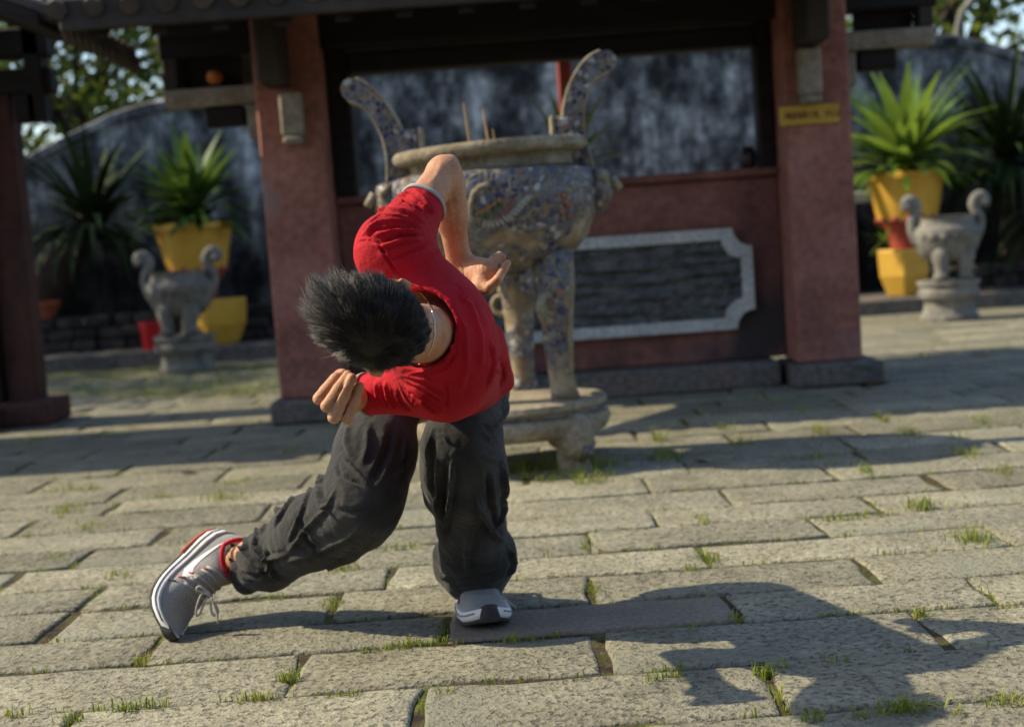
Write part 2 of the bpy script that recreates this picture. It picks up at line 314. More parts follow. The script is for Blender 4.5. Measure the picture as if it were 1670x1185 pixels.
pave = thing('paving', (0, 0, 0), None, None); pave['kind'] = 'structure'
rs = random.Random(11)
EDGES = [2.43, 2.73, 3.03, 3.27, 3.555, 3.80, 4.07, 4.33, 4.62]
e = 2.43
while e > -1.2: e -= rs.uniform(.25, .31); EDGES.insert(0, e)
while EDGES[-1] < 11.8: EDGES.append(EDGES[-1] + rs.uniform(.26, .33))
KNOWN = {2.43: [(120, 1172), (685, 1157), (1270, 1140)], 2.73: [(480, 1095), (990, 1075), (1527, 1035)], 3.03: [(235, 1070), (722, 1030), (1198, 1000)],
         3.27: [(92, 1023), (538, 993), (967, 965), (1422, 938)], 3.555: [(187, 943), (640, 930), (1155, 913), (1640, 880)], 3.80: [(60, 915), (520, 885), (960, 885), (1350, 872)]}
def stone_mesh(x0, x1, y0, y1, seed, near):
    """one paver: worn edges, slightly uneven top"""
    r = random.Random(seed); g = r.uniform(.005, .011); cx, cy = (x0 + x1) / 2, (y0 + y1) / 2
    per = []
    nx = 8 if near else 4; ny = 3 if near else 2
    cs = [(x0 + g, y0 + g), (x1 - g, y0 + g), (x1 - g, y1 - g), (x0 + g, y1 - g)]
    cs = [(a + r.uniform(-.010, .010), b + r.uniform(-.006, .006)) for a, b in cs]
    for k in range(4):
        a, b = cs[k], cs[(k + 1) % 4]; n = nx if k % 2 == 0 else ny
        for i in range(n):
            u = i / n; j = 0 if i == 0 else (r.uniform(-.006, .006) if r.random() < .85 else .016 * r.random())
            px, py = a[0] + (b[0] - a[0]) * u, a[1] + (b[1] - a[1]) * u
            if k % 2 == 0: py += j * (1 if k == 0 else -1)
            else: px += j * (-1 if k == 1 else 1)
            per.append((px, py))
    tx, ty, h = r.uniform(-.004, .004), r.uniform(-.010, .010), r.uniform(-.003, .003)
    def top(x, y): return h + (x - cx) * tx + (y - cy) * ty
    rings = []
    for ins, dz in ((0, -.035), (0, -.0065), (.004, -.0018), (.014, 0.0)):
        ring = []
        for (x, y) in per:
            dx = max(-1, min(1, (cx - x) / ((x1 - x0) / 2) )); dy = max(-1, min(1, (cy - y) / ((y1 - y0) / 2)))
            qx, qy = x + dx ** 3 * ins * r.uniform(.7, 1.3), y + dy ** 3 * ins * r.uniform(.7, 1.3)
            ring.append((qx - cx, qy - cy, top(qx, qy) + dz + (r.uniform(-.0015, .0015) if dz == 0 else 0)))
        rings.append(ring)
    m = len(per); vs = [v for ring in rings for v in ring]; fs = []
    for i in range(3):
        for k in range(m):
            k2 = (k + 1) % m; fs.append((i * m + k, i * m + k2, (i + 1) * m + k2, (i + 1) * m + k))
    fs.append(tuple(3 * m + k for k in range(m)))
    return (cx, cy), vs, fs
stones = []
for ci in range(len(EDGES) - 1):
    y0, y1 = EDGES[ci], EDGES[ci + 1]; xs = []
    for k, pts in KNOWN.items():
        if abs(k - y0) < 1e-6: xs = sorted(G(*p).x for p in pts)
    if not xs: xs = [rs.uniform(-.3, .3)]
    while xs[0] > -6.5: xs.insert(0, xs[0] - rs.uniform(.48, .86))
    while xs[-1] < 6.5: xs.append(xs[-1] + rs.uniform(.48, .86))
    for a, b in zip(xs, xs[1:]): stones.append((a, b, y0, y1))
def seen(s):
    a, b, y0, y1 = s
    if y1 < 2.1: return False
    lim = .37 * y1 + .25
    return b > -lim and a < lim
ins = sorted([s for s in stones if seen(s)], key=lambda s: s[2]); rest = [s for s in stones if not seen(s)]
rest += ins[300:]; ins = ins[:300]
JOINTS = []
for i, s in enumerate(ins):
    near = s[2] < 5; (cx, cy), vs, fs = stone_mesh(*s, i, near); me = bpy.data.meshes.new('paving_stone'); me.from_pydata(vs, [], fs)
    me.polygons.foreach_set('use_smooth', [True] * len(me.polygons)); me.update()
    red = s[2] == 3.03 and s[0] < G(800, 1020).x < s[1]
    o = link_mesh('paving_stone', me, pave, M_STONE_RED if red else M_STONE); o.location = (cx, cy, 0)
    if red: o['label'] = 'reddish brown worn paver under the front shoe'
    JOINTS.append(s)
rb = MB()
for i, s in enumerate(rest):
    (cx, cy), vs, fs = stone_mesh(*s, 1000 + i, False); rb.add([(v[0] + cx, v[1] + cy, v[2]) for v in vs], fs)
setp(rb.build('paving_stones_beyond_view', M_STONE, pave, smooth=True), kind='stuff')

# grass in the joints: one mass of blades
gb = MB(); rg = random.Random(5)
def blade(x, y, h, lean, az, w):
    dx, dy = math.cos(az), math.sin(az); sx, sy = -dy * w / 2, dx * w / 2; z0 = -.012
    p1 = (x + dx * lean * .35 * h, y + dy * lean * .35 * h, h * .6); p2 = (x + dx * lean * h, y + dy * lean * h, h * (1 - .25 * lean))
    gb.add([(x - sx, y - sy, z0), (x + sx, y + sy, z0), (p1[0] + sx * .8, p1[1] + sy * .8, p1[2]), (p1[0] - sx * .8, p1[1] - sy * .8, p1[2]), p2], [(0, 1, 2, 3), (3, 2, 4)])
def clump(x, y, n, h, spread, ys=None):
    for _ in range(int(n * 1.35) + 1):
        blade(x + rg.gauss(0, spread), y + rg.gauss(0, ys if ys is not None else spread * .35), h * rg.uniform(.25, .95), rg.uniform(.3, 1.5), rg.uniform(0, 6.283), rg.uniform(.0022, .004))
def clump_px(px, py, n, h, spx, ys=None):
    q = G(px, py); clump(q.x, q.y, n, h, spx * q.y / FPX, ys)
for a in [(690, 1050, 46, .030, 26, .006), (640, 1056, 26, .022, 20, .006), (600, 1062, 12, .018, 8, .005), (830, 1044, 14, .028, 10, .005), (870, 1042, 10, .02, 12, .005), (905, 1035, 6, .03, 4, .004),
          (420, 1140, 42, .030, 24, .008), (235, 1155, 46, .034, 26, .008), (195, 1160, 18, .025, 14, .006), (475, 1108, 32, .034, 14, .012), (560, 1135, 18, .022, 18, .006), (120, 1175, 16, .035, 12, .008), (20, 1168, 20, .03, 14, .008),
          (230, 1078, 24, .026, 8, .012), (725, 1128, 14, .02, 12, .006), (1090, 1103, 20, .024, 18, .006), (1060, 1110, 8, .03, 8, .005), (1250, 1100, 34, .036, 10, .012), (1275, 1092, 14, .035, 10, .008), (1360, 1083, 16, .028, 12, .006),
          (1480, 1160, 80, .042, 26, .010), (1420, 1170, 20, .03, 18, .008), (1330, 1175, 24, .034, 16, .008), (1640, 1150, 36, .04, 22, .010), (1560, 1165, 10, .03, 10, .006), (1270, 1135, 14, .03, 4, .02),
          (1500, 1003, 30, .030, 8, .01), (1390, 1003, 10, .026, 14, .006), (1640, 990, 16, .02, 20, .006), (1200, 1010, 18, .026, 5, .02), (1140, 1022, 14, .022, 14, .005), (1585, 880, 90, .045, 20, .05), (1155, 912, 46, .034, 8, .04), (1130, 928, 14, .025, 12, .01),
          (1510, 828, 44, .045, 12, .03), (1490, 826, 20, .04, 12, .01), (1370, 846, 50, .030, 32, .012), (1440, 838, 18, .025, 20, .01), (1145, 850, 30, .032, 6, .05), (968, 960, 22, .026, 5, .03), (955, 890, 16, .026, 5, .03), (560, 930, 40, .045, 16, .03), (655, 895, 36, .03, 24, .01),
          (540, 985, 26, .022, 8, .03), (90, 910, 26, .02, 14, .03), (190, 940, 24, .025, 14, .03), (110, 832, 60, .04, 14, .05), (360, 815, 70, .045, 20, .05), (140, 860, 50, .03, 16, .05), (255, 810, 30, .03, 12, .03), (150, 798, 30, .04, 10, .04), (380, 788, 36, .03, 16, .03),
          (850, 765, 70, .085, 14, .05), (905, 762, 90, .085, 20, .05), (960, 765, 80, .09, 18, .05), (945, 775, 60, .07, 16, .06), (960, 788, 60, .06, 16, .03), (905, 783, 50, .06, 22, .03), (990, 776, 30, .05, 10, .03), (860, 780, 40, .06, 14, .03), (1000, 758, 40, .05, 24, .03), (1085, 745, 80, .06, 16, .06), (1075, 718, 40, .08, 5, .03), (1205, 725, 40, .05, 10, .04), (1340, 705, 36, .06, 9, .05),
          (1480, 708, 34, .06, 9, .05), (1330, 745, 60, .035, 40, .02), (1575, 742, 44, .05, 10, .04), (1560, 715, 20, .04, 8, .03), (1440, 685, 24, .05, 8, .05), (1605, 690, 28, .07, 9, .05), (1180, 700, 24, .05, 10, .04), (1310, 672, 20, .05, 8, .04), (1410, 770, 36, .05, 8, .05), (1630, 770, 30, .045, 10, .04),
          (650, 790, 30, .05, 10, .04), (680, 735, 40, .06, 14, .05), (690, 700, 30, .06, 12, .05), (60, 720, 40, .05, 12, .06), (175, 708, 30, .05, 10, .06), (470, 735, 20, .04, 10, .04), (95, 800, 26, .04, 14, .04), (1255, 655, 20, .05, 10, .05), (1115, 640, 20, .04, 12, .05)]:
    clump_px(*a)
for s in ins:                                           # thin growth along the joints
    y = s[3]
    for _ in range(int((s[1] - s[0]) * 11)):
        if rg.random() < .62: clump(rg.uniform(s[0], s[1]), y + rg.uniform(-.004, .004), rg.randint(1, 5), rg.uniform(.010, .022), .012, .004)
    if rg.random() < .6: clump(s[1], rg.uniform(s[2], s[3]), rg.randint(2, 8), .02, .005, .03)
for _ in range(190):                                    # the mossy far corner by the stone urn
    q = G(rg.uniform(60, 460), rg.uniform(596, 648)); clump(q.x, q.y, 26, rg.uniform(.03, .06), .12, .12)
setp(gb.build('grass', M_GRASS), 'short yellow green grass growing in the paving joints', 'grass', kind='stuff')

# fallen leaves lying about
def dead_leaf(px, py, size, label, m, rz):
    q = G(px, py, .004); b = MB(); n = 8; vs = []
    for i in range(n + 1):
        u = i / n; w = math.sin(math.pi * min(1, u * 1.02)) ** .8 * .32
        for k in (-1, 0, 1): vs.append((size * (u - .5), size * w * k, size * (.10 * abs(k) * w * 3 + .22 * (u - .5) ** 2)))
    T = Matrix.Translation(q) @ Matrix.Rotation(rz, 4, 'Z')
    b.add([T @ Vector(v) for v in vs], [(i * 3 + k, i * 3 + k + 1, (i + 1) * 3 + k + 1, (i + 1) * 3 + k) for i in range(n) for k in range(2)])
    setp(b.build('fallen_leaf', m, smooth=True), label, 'leaf', 'leaves fallen on the paving')
M_DEAD = mat('dead_leaf', [(0.3, (.06, .03, .02)), (0.7, (.16, .075, .045))], scale=20, rough=.7, bump=.2)
M_DEAD2 = mat('dark_dead_leaf', [(0.3, (.02, .016, .014)), (0.7, (.06, .045, .035))], scale=20, rough=.7, bump=.2)
dead_leaf(1432, 626, .13, 'red brown dead leaf beside the right pillar base', M_DEAD, .3)
dead_leaf(308, 770, .07, 'small dark curled leaf alone on the sunlit paving', M_DEAD2, .5)
dead_leaf(1143, 752, .05, 'dark brown leaf in the shadow of the mosaic burner', M_DEAD, -.4)
dead_leaf(1062, 748, .045, 'pale brown leaf on the grass tuft beside the mosaic burner', M_DEAD, .9)

# ---------------------------------------------------------------- gate pavilion
YC = 7.45
xl, xr = W(517, 640, YC).x, W(1343, 590, YC).x
pv = thing('gate_pavilion', ((xl + xr) / 2, YC, 0), 'open temple gate pavilion with red pillars and dark timber roof behind the mosaic burner', 'pavilion')
CW = .335
def column(x):
    b = MB(); n = 9
    b.box((x, YC, 1.12), (CW, CW, 2.0), bev=.012); c = b.build('pillar', M_RED, pv)
    MB().box((x + .02, YC - .02, .06), (.46, .50, .12), bev=.015).build('pillar_base', M_PLINTH, c)
    return c
column(xl); column(xr)
# low wall between the pillars: plinth, wall, framed relief panel, coping
xa, xb = xl + CW / 2 + .004, xr - CW / 2 - .004
MB().box(((xa + xb) / 2 + .0, YC + .03, .068), (xb - xa - .14, .26, .136), bev=.012).build('plinth', M_PLINTH, pv)
WF = YC + .10
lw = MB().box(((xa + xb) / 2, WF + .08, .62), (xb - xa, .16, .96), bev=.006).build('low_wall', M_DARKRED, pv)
MB().box(((xa + xb) / 2, WF + .07, 1.122), (xb - xa, .24, .04), bev=.008).build('coping', M_DARKRED, lw)
fr_r, fr_t, fr_b = W(1226, 440, WF).x, W(1100, 378, WF).z, W(1060, 545, WF).z
fr_l = (xa + xb) - fr_r
def notched(x0, x1, z0, z1, r, n=5):
    """rectangle with concave rounded corners"""
    pts = []
    for cx, cz, a0 in ((x1, z0, 180), (x1, z1, 270), (x0, z1, 0), (x0, z0, 90)):
        for i in range(n + 1):
            a = R(a0 - 90.0 * i / n); pts.append((cx + r * math.cos(a), cz + r * math.sin(a)))
    return pts
def frame_part(x0, x1, z0, z1, parent, y, r=.10, w=.060, m=M_GREY):
    o = notched(x0, x1, z0, z1, r); i_ = notched(x0 + w, x1 - w, z0 + w, z1 - w, r); n = len(o); b = MB(); vs = []
    for pts, yy in ((o, y + .03), (o, y - .05), (i_, y - .05), (i_, y + .03)): vs += [(p[0], yy, p[1]) for p in pts]
    fs = []
    for k in range(3):
        for j in range(n): j2 = (j + 1) % n; fs.append((k * n + j, k * n + j2, (k + 1) * n + j2, (k + 1) * n + j))
    f = b.add(vs, fs).build('panel_frame', m, parent)
    # chipped relief inside the frame
    rr = random.Random(3); b = MB(); nx, nz = int((x1 - x0) / .022), int((z1 - z0) / .011); vs = []
    ph = [(rr.uniform(2, 9) * rr.choice((-1, 1)), rr.uniform(45, 120), rr.uniform(0, 6), rr.uniform(.5, 1)) for _ in range(9)]
    for j in range(nz + 1):
        for i in range(nx + 1):
            X, Z = x0 + (x1 - x0) * i / nx, z0 + (z1 - z0) * j / nz
            h = sum(math.sin(a * X + 2.2 * math.sin(3 * Z + p) + b_ * Z + p) * c for a, b_, p, c in ph) * .006 + rr.uniform(-.007, .007)
            X2 = min(max(X, x0 + .01), x1 - .01); vs.append((X2, y - .026 + max(-.022, min(.022, h * 1.5)), Z))
    fs = []
    for j in range(nz):
        for i in range(nx):
            X, Z = x0 + (x1 - x0) * (i + .5) / nx, z0 + (z1 - z0) * (j + .5) / nz
            if any(math.hypot(X - cx, Z - cz) < r + .012 for cx in (x0, x1) for cz in (z0, z1)): continue
            fs.append((j * (nx + 1) + i, j * (nx + 1) + i + 1, (j + 1) * (nx + 1) + i + 1, (j + 1) * (nx + 1) + i))
    rel = b.add(vs, fs).build('relief_panel', M_RELIEF, parent); return rel
frame_part(fr_l, fr_r, fr_b, fr_t, lw, WF)
# dark timber frame of the opening
xi_l, xi_r = W(584, 300, YC + .15).x, W(1238, 280, YC + .15).x
zl = W(900, 100, YC + .15).z
for x0, x1 in ((xa, xi_l), (xi_r, xb)): MB().box(((x0 + x1) / 2, YC + .15, (1.143 + 2.2) / 2), (x1 - x0, .14, 2.2 - 1.143), bev=.01).build('opening_jamb', M_WOOD, pv)
MB().box(((xi_l + xi_r) / 2, YC + .15, zl + .05), (xi_r - xi_l, .16, .10), bev=.008).build('lintel', M_WOOD, pv)
MB().box(((xa + xb) / 2 - .0, YC + .02, zl + .22), (4.0, .16, .20), bev=.012).build('tie_beam', M_WOOD, pv)
MB().box(((xa + xb) / 2 - .0, YC - .02, zl + .45), (4.2, .20, .22), bev=.012).build('tie_beam', M_WOOD, pv)
MB().box(((xi_l + xi_r) / 2, YC + .10, zl + .112), (xi_r - xi_l, .10, .02)).build('lintel_moulding', M_WOOD2, pv)
for x, s in ((xl, -1), (xr, 1)):
    ux = W(438, 80, 7.05).x if s < 0 else W(1330, 45, 7.05).x
    hz = W(438, 140, 7.05).z if s < 0 else W(1330, 70, 7.05).z
    MB().box((ux, 7.16, hz + .21), (.125, .34, .40), bev=.015).build('beam_end', M_WOOD2, pv)
    lx0 = W(475, 190, 7.2).x if s < 0 else W(1322, 120, 7.2).x
    zt, zb = (W(468, 150, 7.2).z, W(478, 235, 7.2).z) if s < 0 else (W(1320, 78, 7.2).z, W(1326, 168, 7.2).z)
    co = MB(); co.box((lx0, 7.235, (zt + zb) / 2 + .02), (.115, .09, zt - zb - .04), bev=.012); co.box((lx0, 7.232, zb + .02), (.10, .11, .04), bev=.012)
    co.build('corbel', M_PALE, pv)
    # side wing: pale rail, upright strip and dark block
    zr = W(340, 160, YC).z if s < 0 else W(1450, 65, YC).z
    xo = W(270, 150, YC).x if s < 0 else W(1520, 60, YC).x
    xin = x + s * (CW / 2 + .003)
    MB().box(((xo + xin) / 2, YC, zr), (abs(xo - xin), .12, .095), bev=.01).build('wing_rail', M_PALE, pv)
    MB().box((xin + s * .035, YC + .002, zr - .05 - .09), (.06, .10, .175), bev=.01).build('wing_strip', M_PALE, pv)
    MB().box((xin + s * .18, YC + .02, zr - .052 - .05), (.20, .12, .10), bev=.01).build('wing_block', M_WOOD, pv)
    MB().box((xo - s * .04, YC + .01, zr + .175), (.08, .12, .25), bev=.01).build('wing_post', M_WOOD2, pv)
    MB().box(((xo + xin) / 2, YC + .06, zr + .175), (abs(xo - xin) - .17, .03, .25)).build('wing_panel', M_WOOD, pv)
    MB().box(((xo + xin) / 2, YC, zr + .355), (abs(xo - xin), .16, .10), bev=.01).build('wing_rail', M_WOOD, pv)
# rear posts
for px, w_, m in ((922, .09, M_REDPOT), (380, .22, M_RED), (1420, .22, M_RED)):
    if px == 922:
        xx = W(922, 140, 8.85).x; MB().box((xx, 8.85, 1.14), (w_, w_, 2.28), bev=.01).build('rear_post', m, pv)
# roof: eave fascia, soffit boards, rafters, two slopes of tile rows
ex0, ex1 = W(100, 30, 6.4).x, W(1520, 30, 6.4).x
ez = W(300, 27, 6.4).z; YF, YB, YR = 6.4, 8.7, 7.55
rise = .62
roof = MB()
for ya, yb, zA, zB in ((YF, YR, ez, ez + rise), (YR, YB, ez + rise, ez)):
    roof.add([(ex0, ya, zA), (ex1, ya, zA), (ex1, yb, zB), (ex0, yb, zB), (ex0, ya, zA + .06), (ex1, ya, zA + .06), (ex1, yb, zB + .06), (ex0, yb, zB + .06)],
             [(0, 3, 2, 1), (4, 5, 6, 7), (0, 1, 5, 4), (2, 3, 7, 6), (0, 4, 7, 3), (1, 2, 6, 5)])
rf = roof.build('roof', M_WOOD, pv)
MB().box(((ex0 + ex1) / 2, YF - .022, ez + .035), (ex1 - ex0, .04, .14), bev=.008).build('eave_fascia', M_WOOD2, rf)
MB().box(((ex0 + ex1) / 2, YB + .022, ez + .035), (ex1 - ex0, .04, .14), bev=.008).build('eave_fascia', M_WOOD2, rf)
MB().tube([(ex0, YR, ez + rise + .11), (ex1, YR, ez + rise + .11)], .09, 10).build('ridge', M_TILE, rf)
nrow = int((ex1 - ex0) / .16)
for i in range(nrow + 1):
    x = ex0 + (ex1 - ex0) * i / nrow
    for ya, yb in ((YF - .07, YR), (YB + .07, YR)):
        t0 = .07 / (YR - YF) * rise
        MB().tube([(x, ya, ez - t0 + .09), (x, yb, ez + rise + .09)], .045, 7).build('roof_tile_row', M_TILE, rf)
for i in range(14):
    x = ex0 + .15 + (ex1 - ex0 - .3) * i / 13
    MB().add(*(lambda w, h: ([(x - w, YF + .01, ez - h), (x + w, YF + .01, ez - h), (x + w, YR, ez + rise - h), (x - w, YR, ez + rise - h), (x - w, YF + .01, ez - .004), (x + w, YF + .01, ez - .004), (x + w, YR, ez + rise - .004), (x - w, YR, ez + rise - .004)],
             [(0, 3, 2, 1), (4, 5, 6, 7), (0, 1, 5, 4), (2, 3, 7, 6), (0, 4, 7, 3), (1, 2, 6, 5)]))(.035, .07)).build('rafter', M_WOOD, rf)
# yellow sign board on the right pillar
c0 = W(1320, 187, YC - CW / 2 - .012)
sg = MB().box((c0.x, YC - CW / 2 - .010, c0.z), (.305, .016, .098), bev=.003).build('sign_board', M_SIGN)
setp(sg, 'small yellow sign board with dark lettering fixed to the red pillar', 'sign')
lt = MB(); rl = random.Random(8); x = c0.x - .122
for wlen in (5, 2, 0, 3):
    for k in range(wlen):
        z, yy = c0.z, YC - CW / 2 - .0195
        lt.box((x, yy, z), (.006, .002, .034)); 
        if rl.random() < .8: lt.box((x + .009, yy, z + rl.choice((-.013, 0, .013))), (.012, .002, .006))
        if rl.random() < .6: lt.box((x + .017, yy, z), (.006, .002, .034))
        x += .024
    x += .014
o = lt.build('lettering', M_LETTER, sg); ROOT[o.name] = Vector((0, 0, 0)); o['kind'] = 'stuff'
# small lantern-like glow in the left wing is an orange paper lamp
lp = W(350, 126, YC - .02)
b = MB().lathe([(0.0, -.035), (.026, -.034), (.04, -.015), (.042, .005), (.032, .028), (0, .034)], lp, 14)
setp(b.build('paper_ornament', mat('orange_paper', [(.3, (.35, .09, .02)), (.7, (.5, .16, .04))], rough=.7, bump=0), smooth=True), 'small round orange ornament tucked in the dark recess beside the pale bracket', 'ornament')
# jar on the low wall
jp = W(1222, 294, WF + .07)
b = MB().lathe([(.03, 1.143), (.040, 1.16), (.046, 1.20), (.040, 1.235), (.026, 1.25), (.030, 1.262), (.022, 1.262), (0, 1.258)], (jp.x, WF + .07, 0), 18)
setp(b.build('jar', M_JAR, smooth=True, sharp=50), 'small dark round jar on the coping of the low red wall', 'jar')

# ---------------------------------------------------------------- neighbouring hall at the left edge
hx, hy = W(58, 600, 8.1).x, 8.1
hall = thing('side_hall', (hx - .2, hy, 0), 'dark red side hall with hooked eave tiles along its low roof', 'building')
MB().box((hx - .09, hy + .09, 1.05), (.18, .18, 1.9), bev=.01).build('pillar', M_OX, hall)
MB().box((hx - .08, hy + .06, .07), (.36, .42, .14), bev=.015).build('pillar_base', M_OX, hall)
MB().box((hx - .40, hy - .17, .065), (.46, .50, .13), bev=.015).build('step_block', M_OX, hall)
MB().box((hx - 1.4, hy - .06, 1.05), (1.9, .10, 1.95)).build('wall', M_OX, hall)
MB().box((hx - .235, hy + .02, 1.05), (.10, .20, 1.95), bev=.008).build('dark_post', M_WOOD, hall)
frame_part(hx - 2.1, hx - .335, .40, 1.02, hall, hy - .11, r=.08, w=.045)
for yy, zz, w_, ln in ((hy + .05, 1.93, .14, 1.5), (hy + .02, 2.14, .16, 1.7)): MB().box((hx - ln / 2 + .25, yy, zz), (ln, .14, w_), bev=.01).build('tie_beam', M_WOOD, hall)
MB().box((hx + .10, hy + .02, 1.78), (.12, .14, .16), bev=.01).build('bracket', M_WOOD, hall)
MB().box((hx + .16, hy + .02, 2.0), (.10, .14, .60), bev=.01).build('bracket', M_WOOD, hall)
MB().box((hx - .1, hy - .8, 2.26), (.13, 1.5, .13), bev=.01).build('purlin', M_WOOD, hall)
EX = W(187, 98, 7.7).x; EZ = W(187, 98, 7.7).z
hr = MB(); y0, y1 = 6.45, 7.85; slope = .42; W2 = 2.6
hr.add([(EX, y0, EZ), (EX, y1, EZ), (EX - W2, y1, EZ + W2 * slope), (EX - W2, y0, EZ + W2 * slope), (EX, y0, EZ + .05), (EX, y1, EZ + .05), (EX - W2, y1, EZ + W2 * slope + .05), (EX - W2, y0, EZ + W2 * slope + .05)],
       [(0, 1, 2, 3), (4, 7, 6, 5), (0, 4, 5, 1), (2, 6, 7, 3), (0, 3, 7, 4), (1, 5, 6, 2)])
hrf = hr.build('roof', M_WOOD, hall)
hr2 = MB(); hr2.add([(EX - 2 * W2, y0, EZ), (EX - 2 * W2, y1, EZ), (EX - W2, y1, EZ + W2 * slope), (EX - W2, y0, EZ + W2 * slope), (EX - 2 * W2, y0, EZ + .05), (EX - 2 * W2, y1, EZ + .05), (EX - W2, y1, EZ + W2 * slope + .05), (EX - W2, y0, EZ + W2 * slope + .05)],
       [(0, 3, 2, 1), (4, 5, 6, 7), (0, 1, 5, 4), (2, 3, 7, 6), (0, 4, 7, 3), (1, 2, 6, 5)]); hr2.build('roof', M_WOOD, hall)
n = 12
for i in range(n):
    y = y0 + .06 + (y1 - y0 - .12) * i / (n - 1)
    MB().tube([(EX + .06, y, EZ + .05), (EX - W2, y, EZ + W2 * slope + .085)], .042, 7).build('roof_tile_row', M_TILE, hrf)
    # drip tile: a pointed tongue hanging from the eave
    tb = MB(); yy = y + .062
    tb.add([(EX + .065, yy - .05, EZ + .07), (EX + .065, yy + .05, EZ + .07), (EX + .085, yy + .045, EZ + .0), (EX + .095, yy, EZ - .07), (EX + .085, yy - .045, EZ + .0),
            (EX + .045, yy - .05, EZ + .07), (EX + .045, yy + .05, EZ + .07), (EX + .065, yy + .045, EZ + .0), (EX + .075, yy, EZ - .07), (EX + .065, yy - .045, EZ + .0)],
           [(0, 4, 3, 2, 1), (5, 6, 7, 8, 9), (0, 1, 6, 5), (1, 2, 7, 6), (2, 3, 8, 7), (3, 4, 9, 8), (4, 0, 5, 9)]); tb.build('drip_tile', M_TILE, hrf)
MB().tube([(EX - W2, y0 - .05, EZ + W2 * slope + .1), (EX - W2, y1 + .05, EZ + W2 * slope + .1)], .10, 10).build('ridge', M_TILE, hrf)

# ---------------------------------------------------------------- rear wall with waving top, ledge and planting bed
YW = 13.6
tops = [(-40, 330), (20, 285), (60, 262), (120, 232), (190, 198), (260, 180), (350, 172), (430, 165), (600, 118), (800, 96), (1000, 84), (1230, 74), (1400, 84), (1480, 76), (1560, 74), (1610, 84), (1670, 104), (1760, 150), (1850, 200)]
tp = [(W(a, b, YW).x, W(a, b, YW).z) for a, b in tops]
tp = [(-14, 1.75), (-9, 1.6), (tp[0][0] - 1.2, tp[0][1] - .12)] + tp + [(tp[-1][0] + 1.5, tp[-1][1] - .3), (9, 1.7), (14, 1.9)]
def lerp_top(x):
    for (x0, z0), (x1, z1) in zip(tp, tp[1:]):
        if x0 <= x <= x1: return z0 + (z1 - z0) * (x - x0) / (x1 - x0)
    return tp[-1][1]
b = MB(); xs = [-14 + 28 * i / 140 for i in range(141)]; vs = []
for x in xs:
    z = lerp_top(x); vs += [(x, YW, -.05), (x, YW, z), (x, YW + .32, z), (x, YW + .32, -.05)]
fs = [(i * 4 + k, (i + 1) * 4 + k, (i + 1) * 4 + k + 1, i * 4 + k + 1) for i in range(140) for k in range(3)]
rw = b.add(vs, fs).build('courtyard_wall', M_WALL)
setp(rw, 'tall stained grey courtyard wall with a waving top behind the pavilion', 'wall')
b = MB(); vs = []
for x in xs:
    z = lerp_top(x) + .002; vs += [(x, YW - .05, z), (x, YW - .05, z + .07), (x, YW + .16, z + .13), (x, YW + .37, z + .07), (x, YW + .37, z)]
b.add(vs, [(i * 5 + k, (i + 1) * 5 + k, (i + 1) * 5 + (k + 1) % 5, i * 5 + (k + 1) % 5) for i in range(140) for k in range(5)]).build('coping', M_WALL, rw)
lo = MB(); lo.box((0, 12.8, .05), (24, 1.58, .16), bev=.01); lo = lo.build('planting_ledge', M_PLINTH); setp(lo, 'low weathered stone ledge along the foot of the courtyard wall', 'ledge')
rr = random.Random(21)
bed = thing('planting_bed', (-3.6, 12.75, .13), 'dark rubble edge of the planting bed beside the red bucket', 'planting bed')
for row, z in ((0, .13), (1, .235), (2, .34)):
    x = -5.2 + rr.uniform(0, .2)
    while x < -2.0:
        w_ = rr.uniform(.16, .42); MB().box((x + w_ / 2, 12.72 + rr.uniform(-.03, .03), z + .052), (w_ - .012, .22, .10), bev=.02).build('stone', M_RUBBLE, bed); x += w_
bed2 = thing('planting_bed', (3.9, 13.0, .13), 'dark rubble edge of the planting bed behind the right stone urn', 'planting bed')
for row, z in ((0, .13), (1, .235)):
    x = 3.5 + rr.uniform(0, .2)
    while x < 6.2:
        w_ = rr.uniform(.16, .42); MB().box((x + w_ / 2, 12.82 + rr.uniform(-.03, .03), z + .052), (w_ - .012, .22, .10), bev=.02).build('stone', M_RUBBLE, bed2); x += w_
b = MB().box((1.2, YW - .35, 1.02), (5.0, .30, .10), bev=.01); b.box((-.9, YW - .3, .53), (.3, .25, .9)); b.box((3.1, YW - .3, .53), (.3, .25, .9))
setp(b.build('stone_shelf', M_GREY), 'pale stone shelf against the stained wall seen through the pavilion opening', 'shelf')

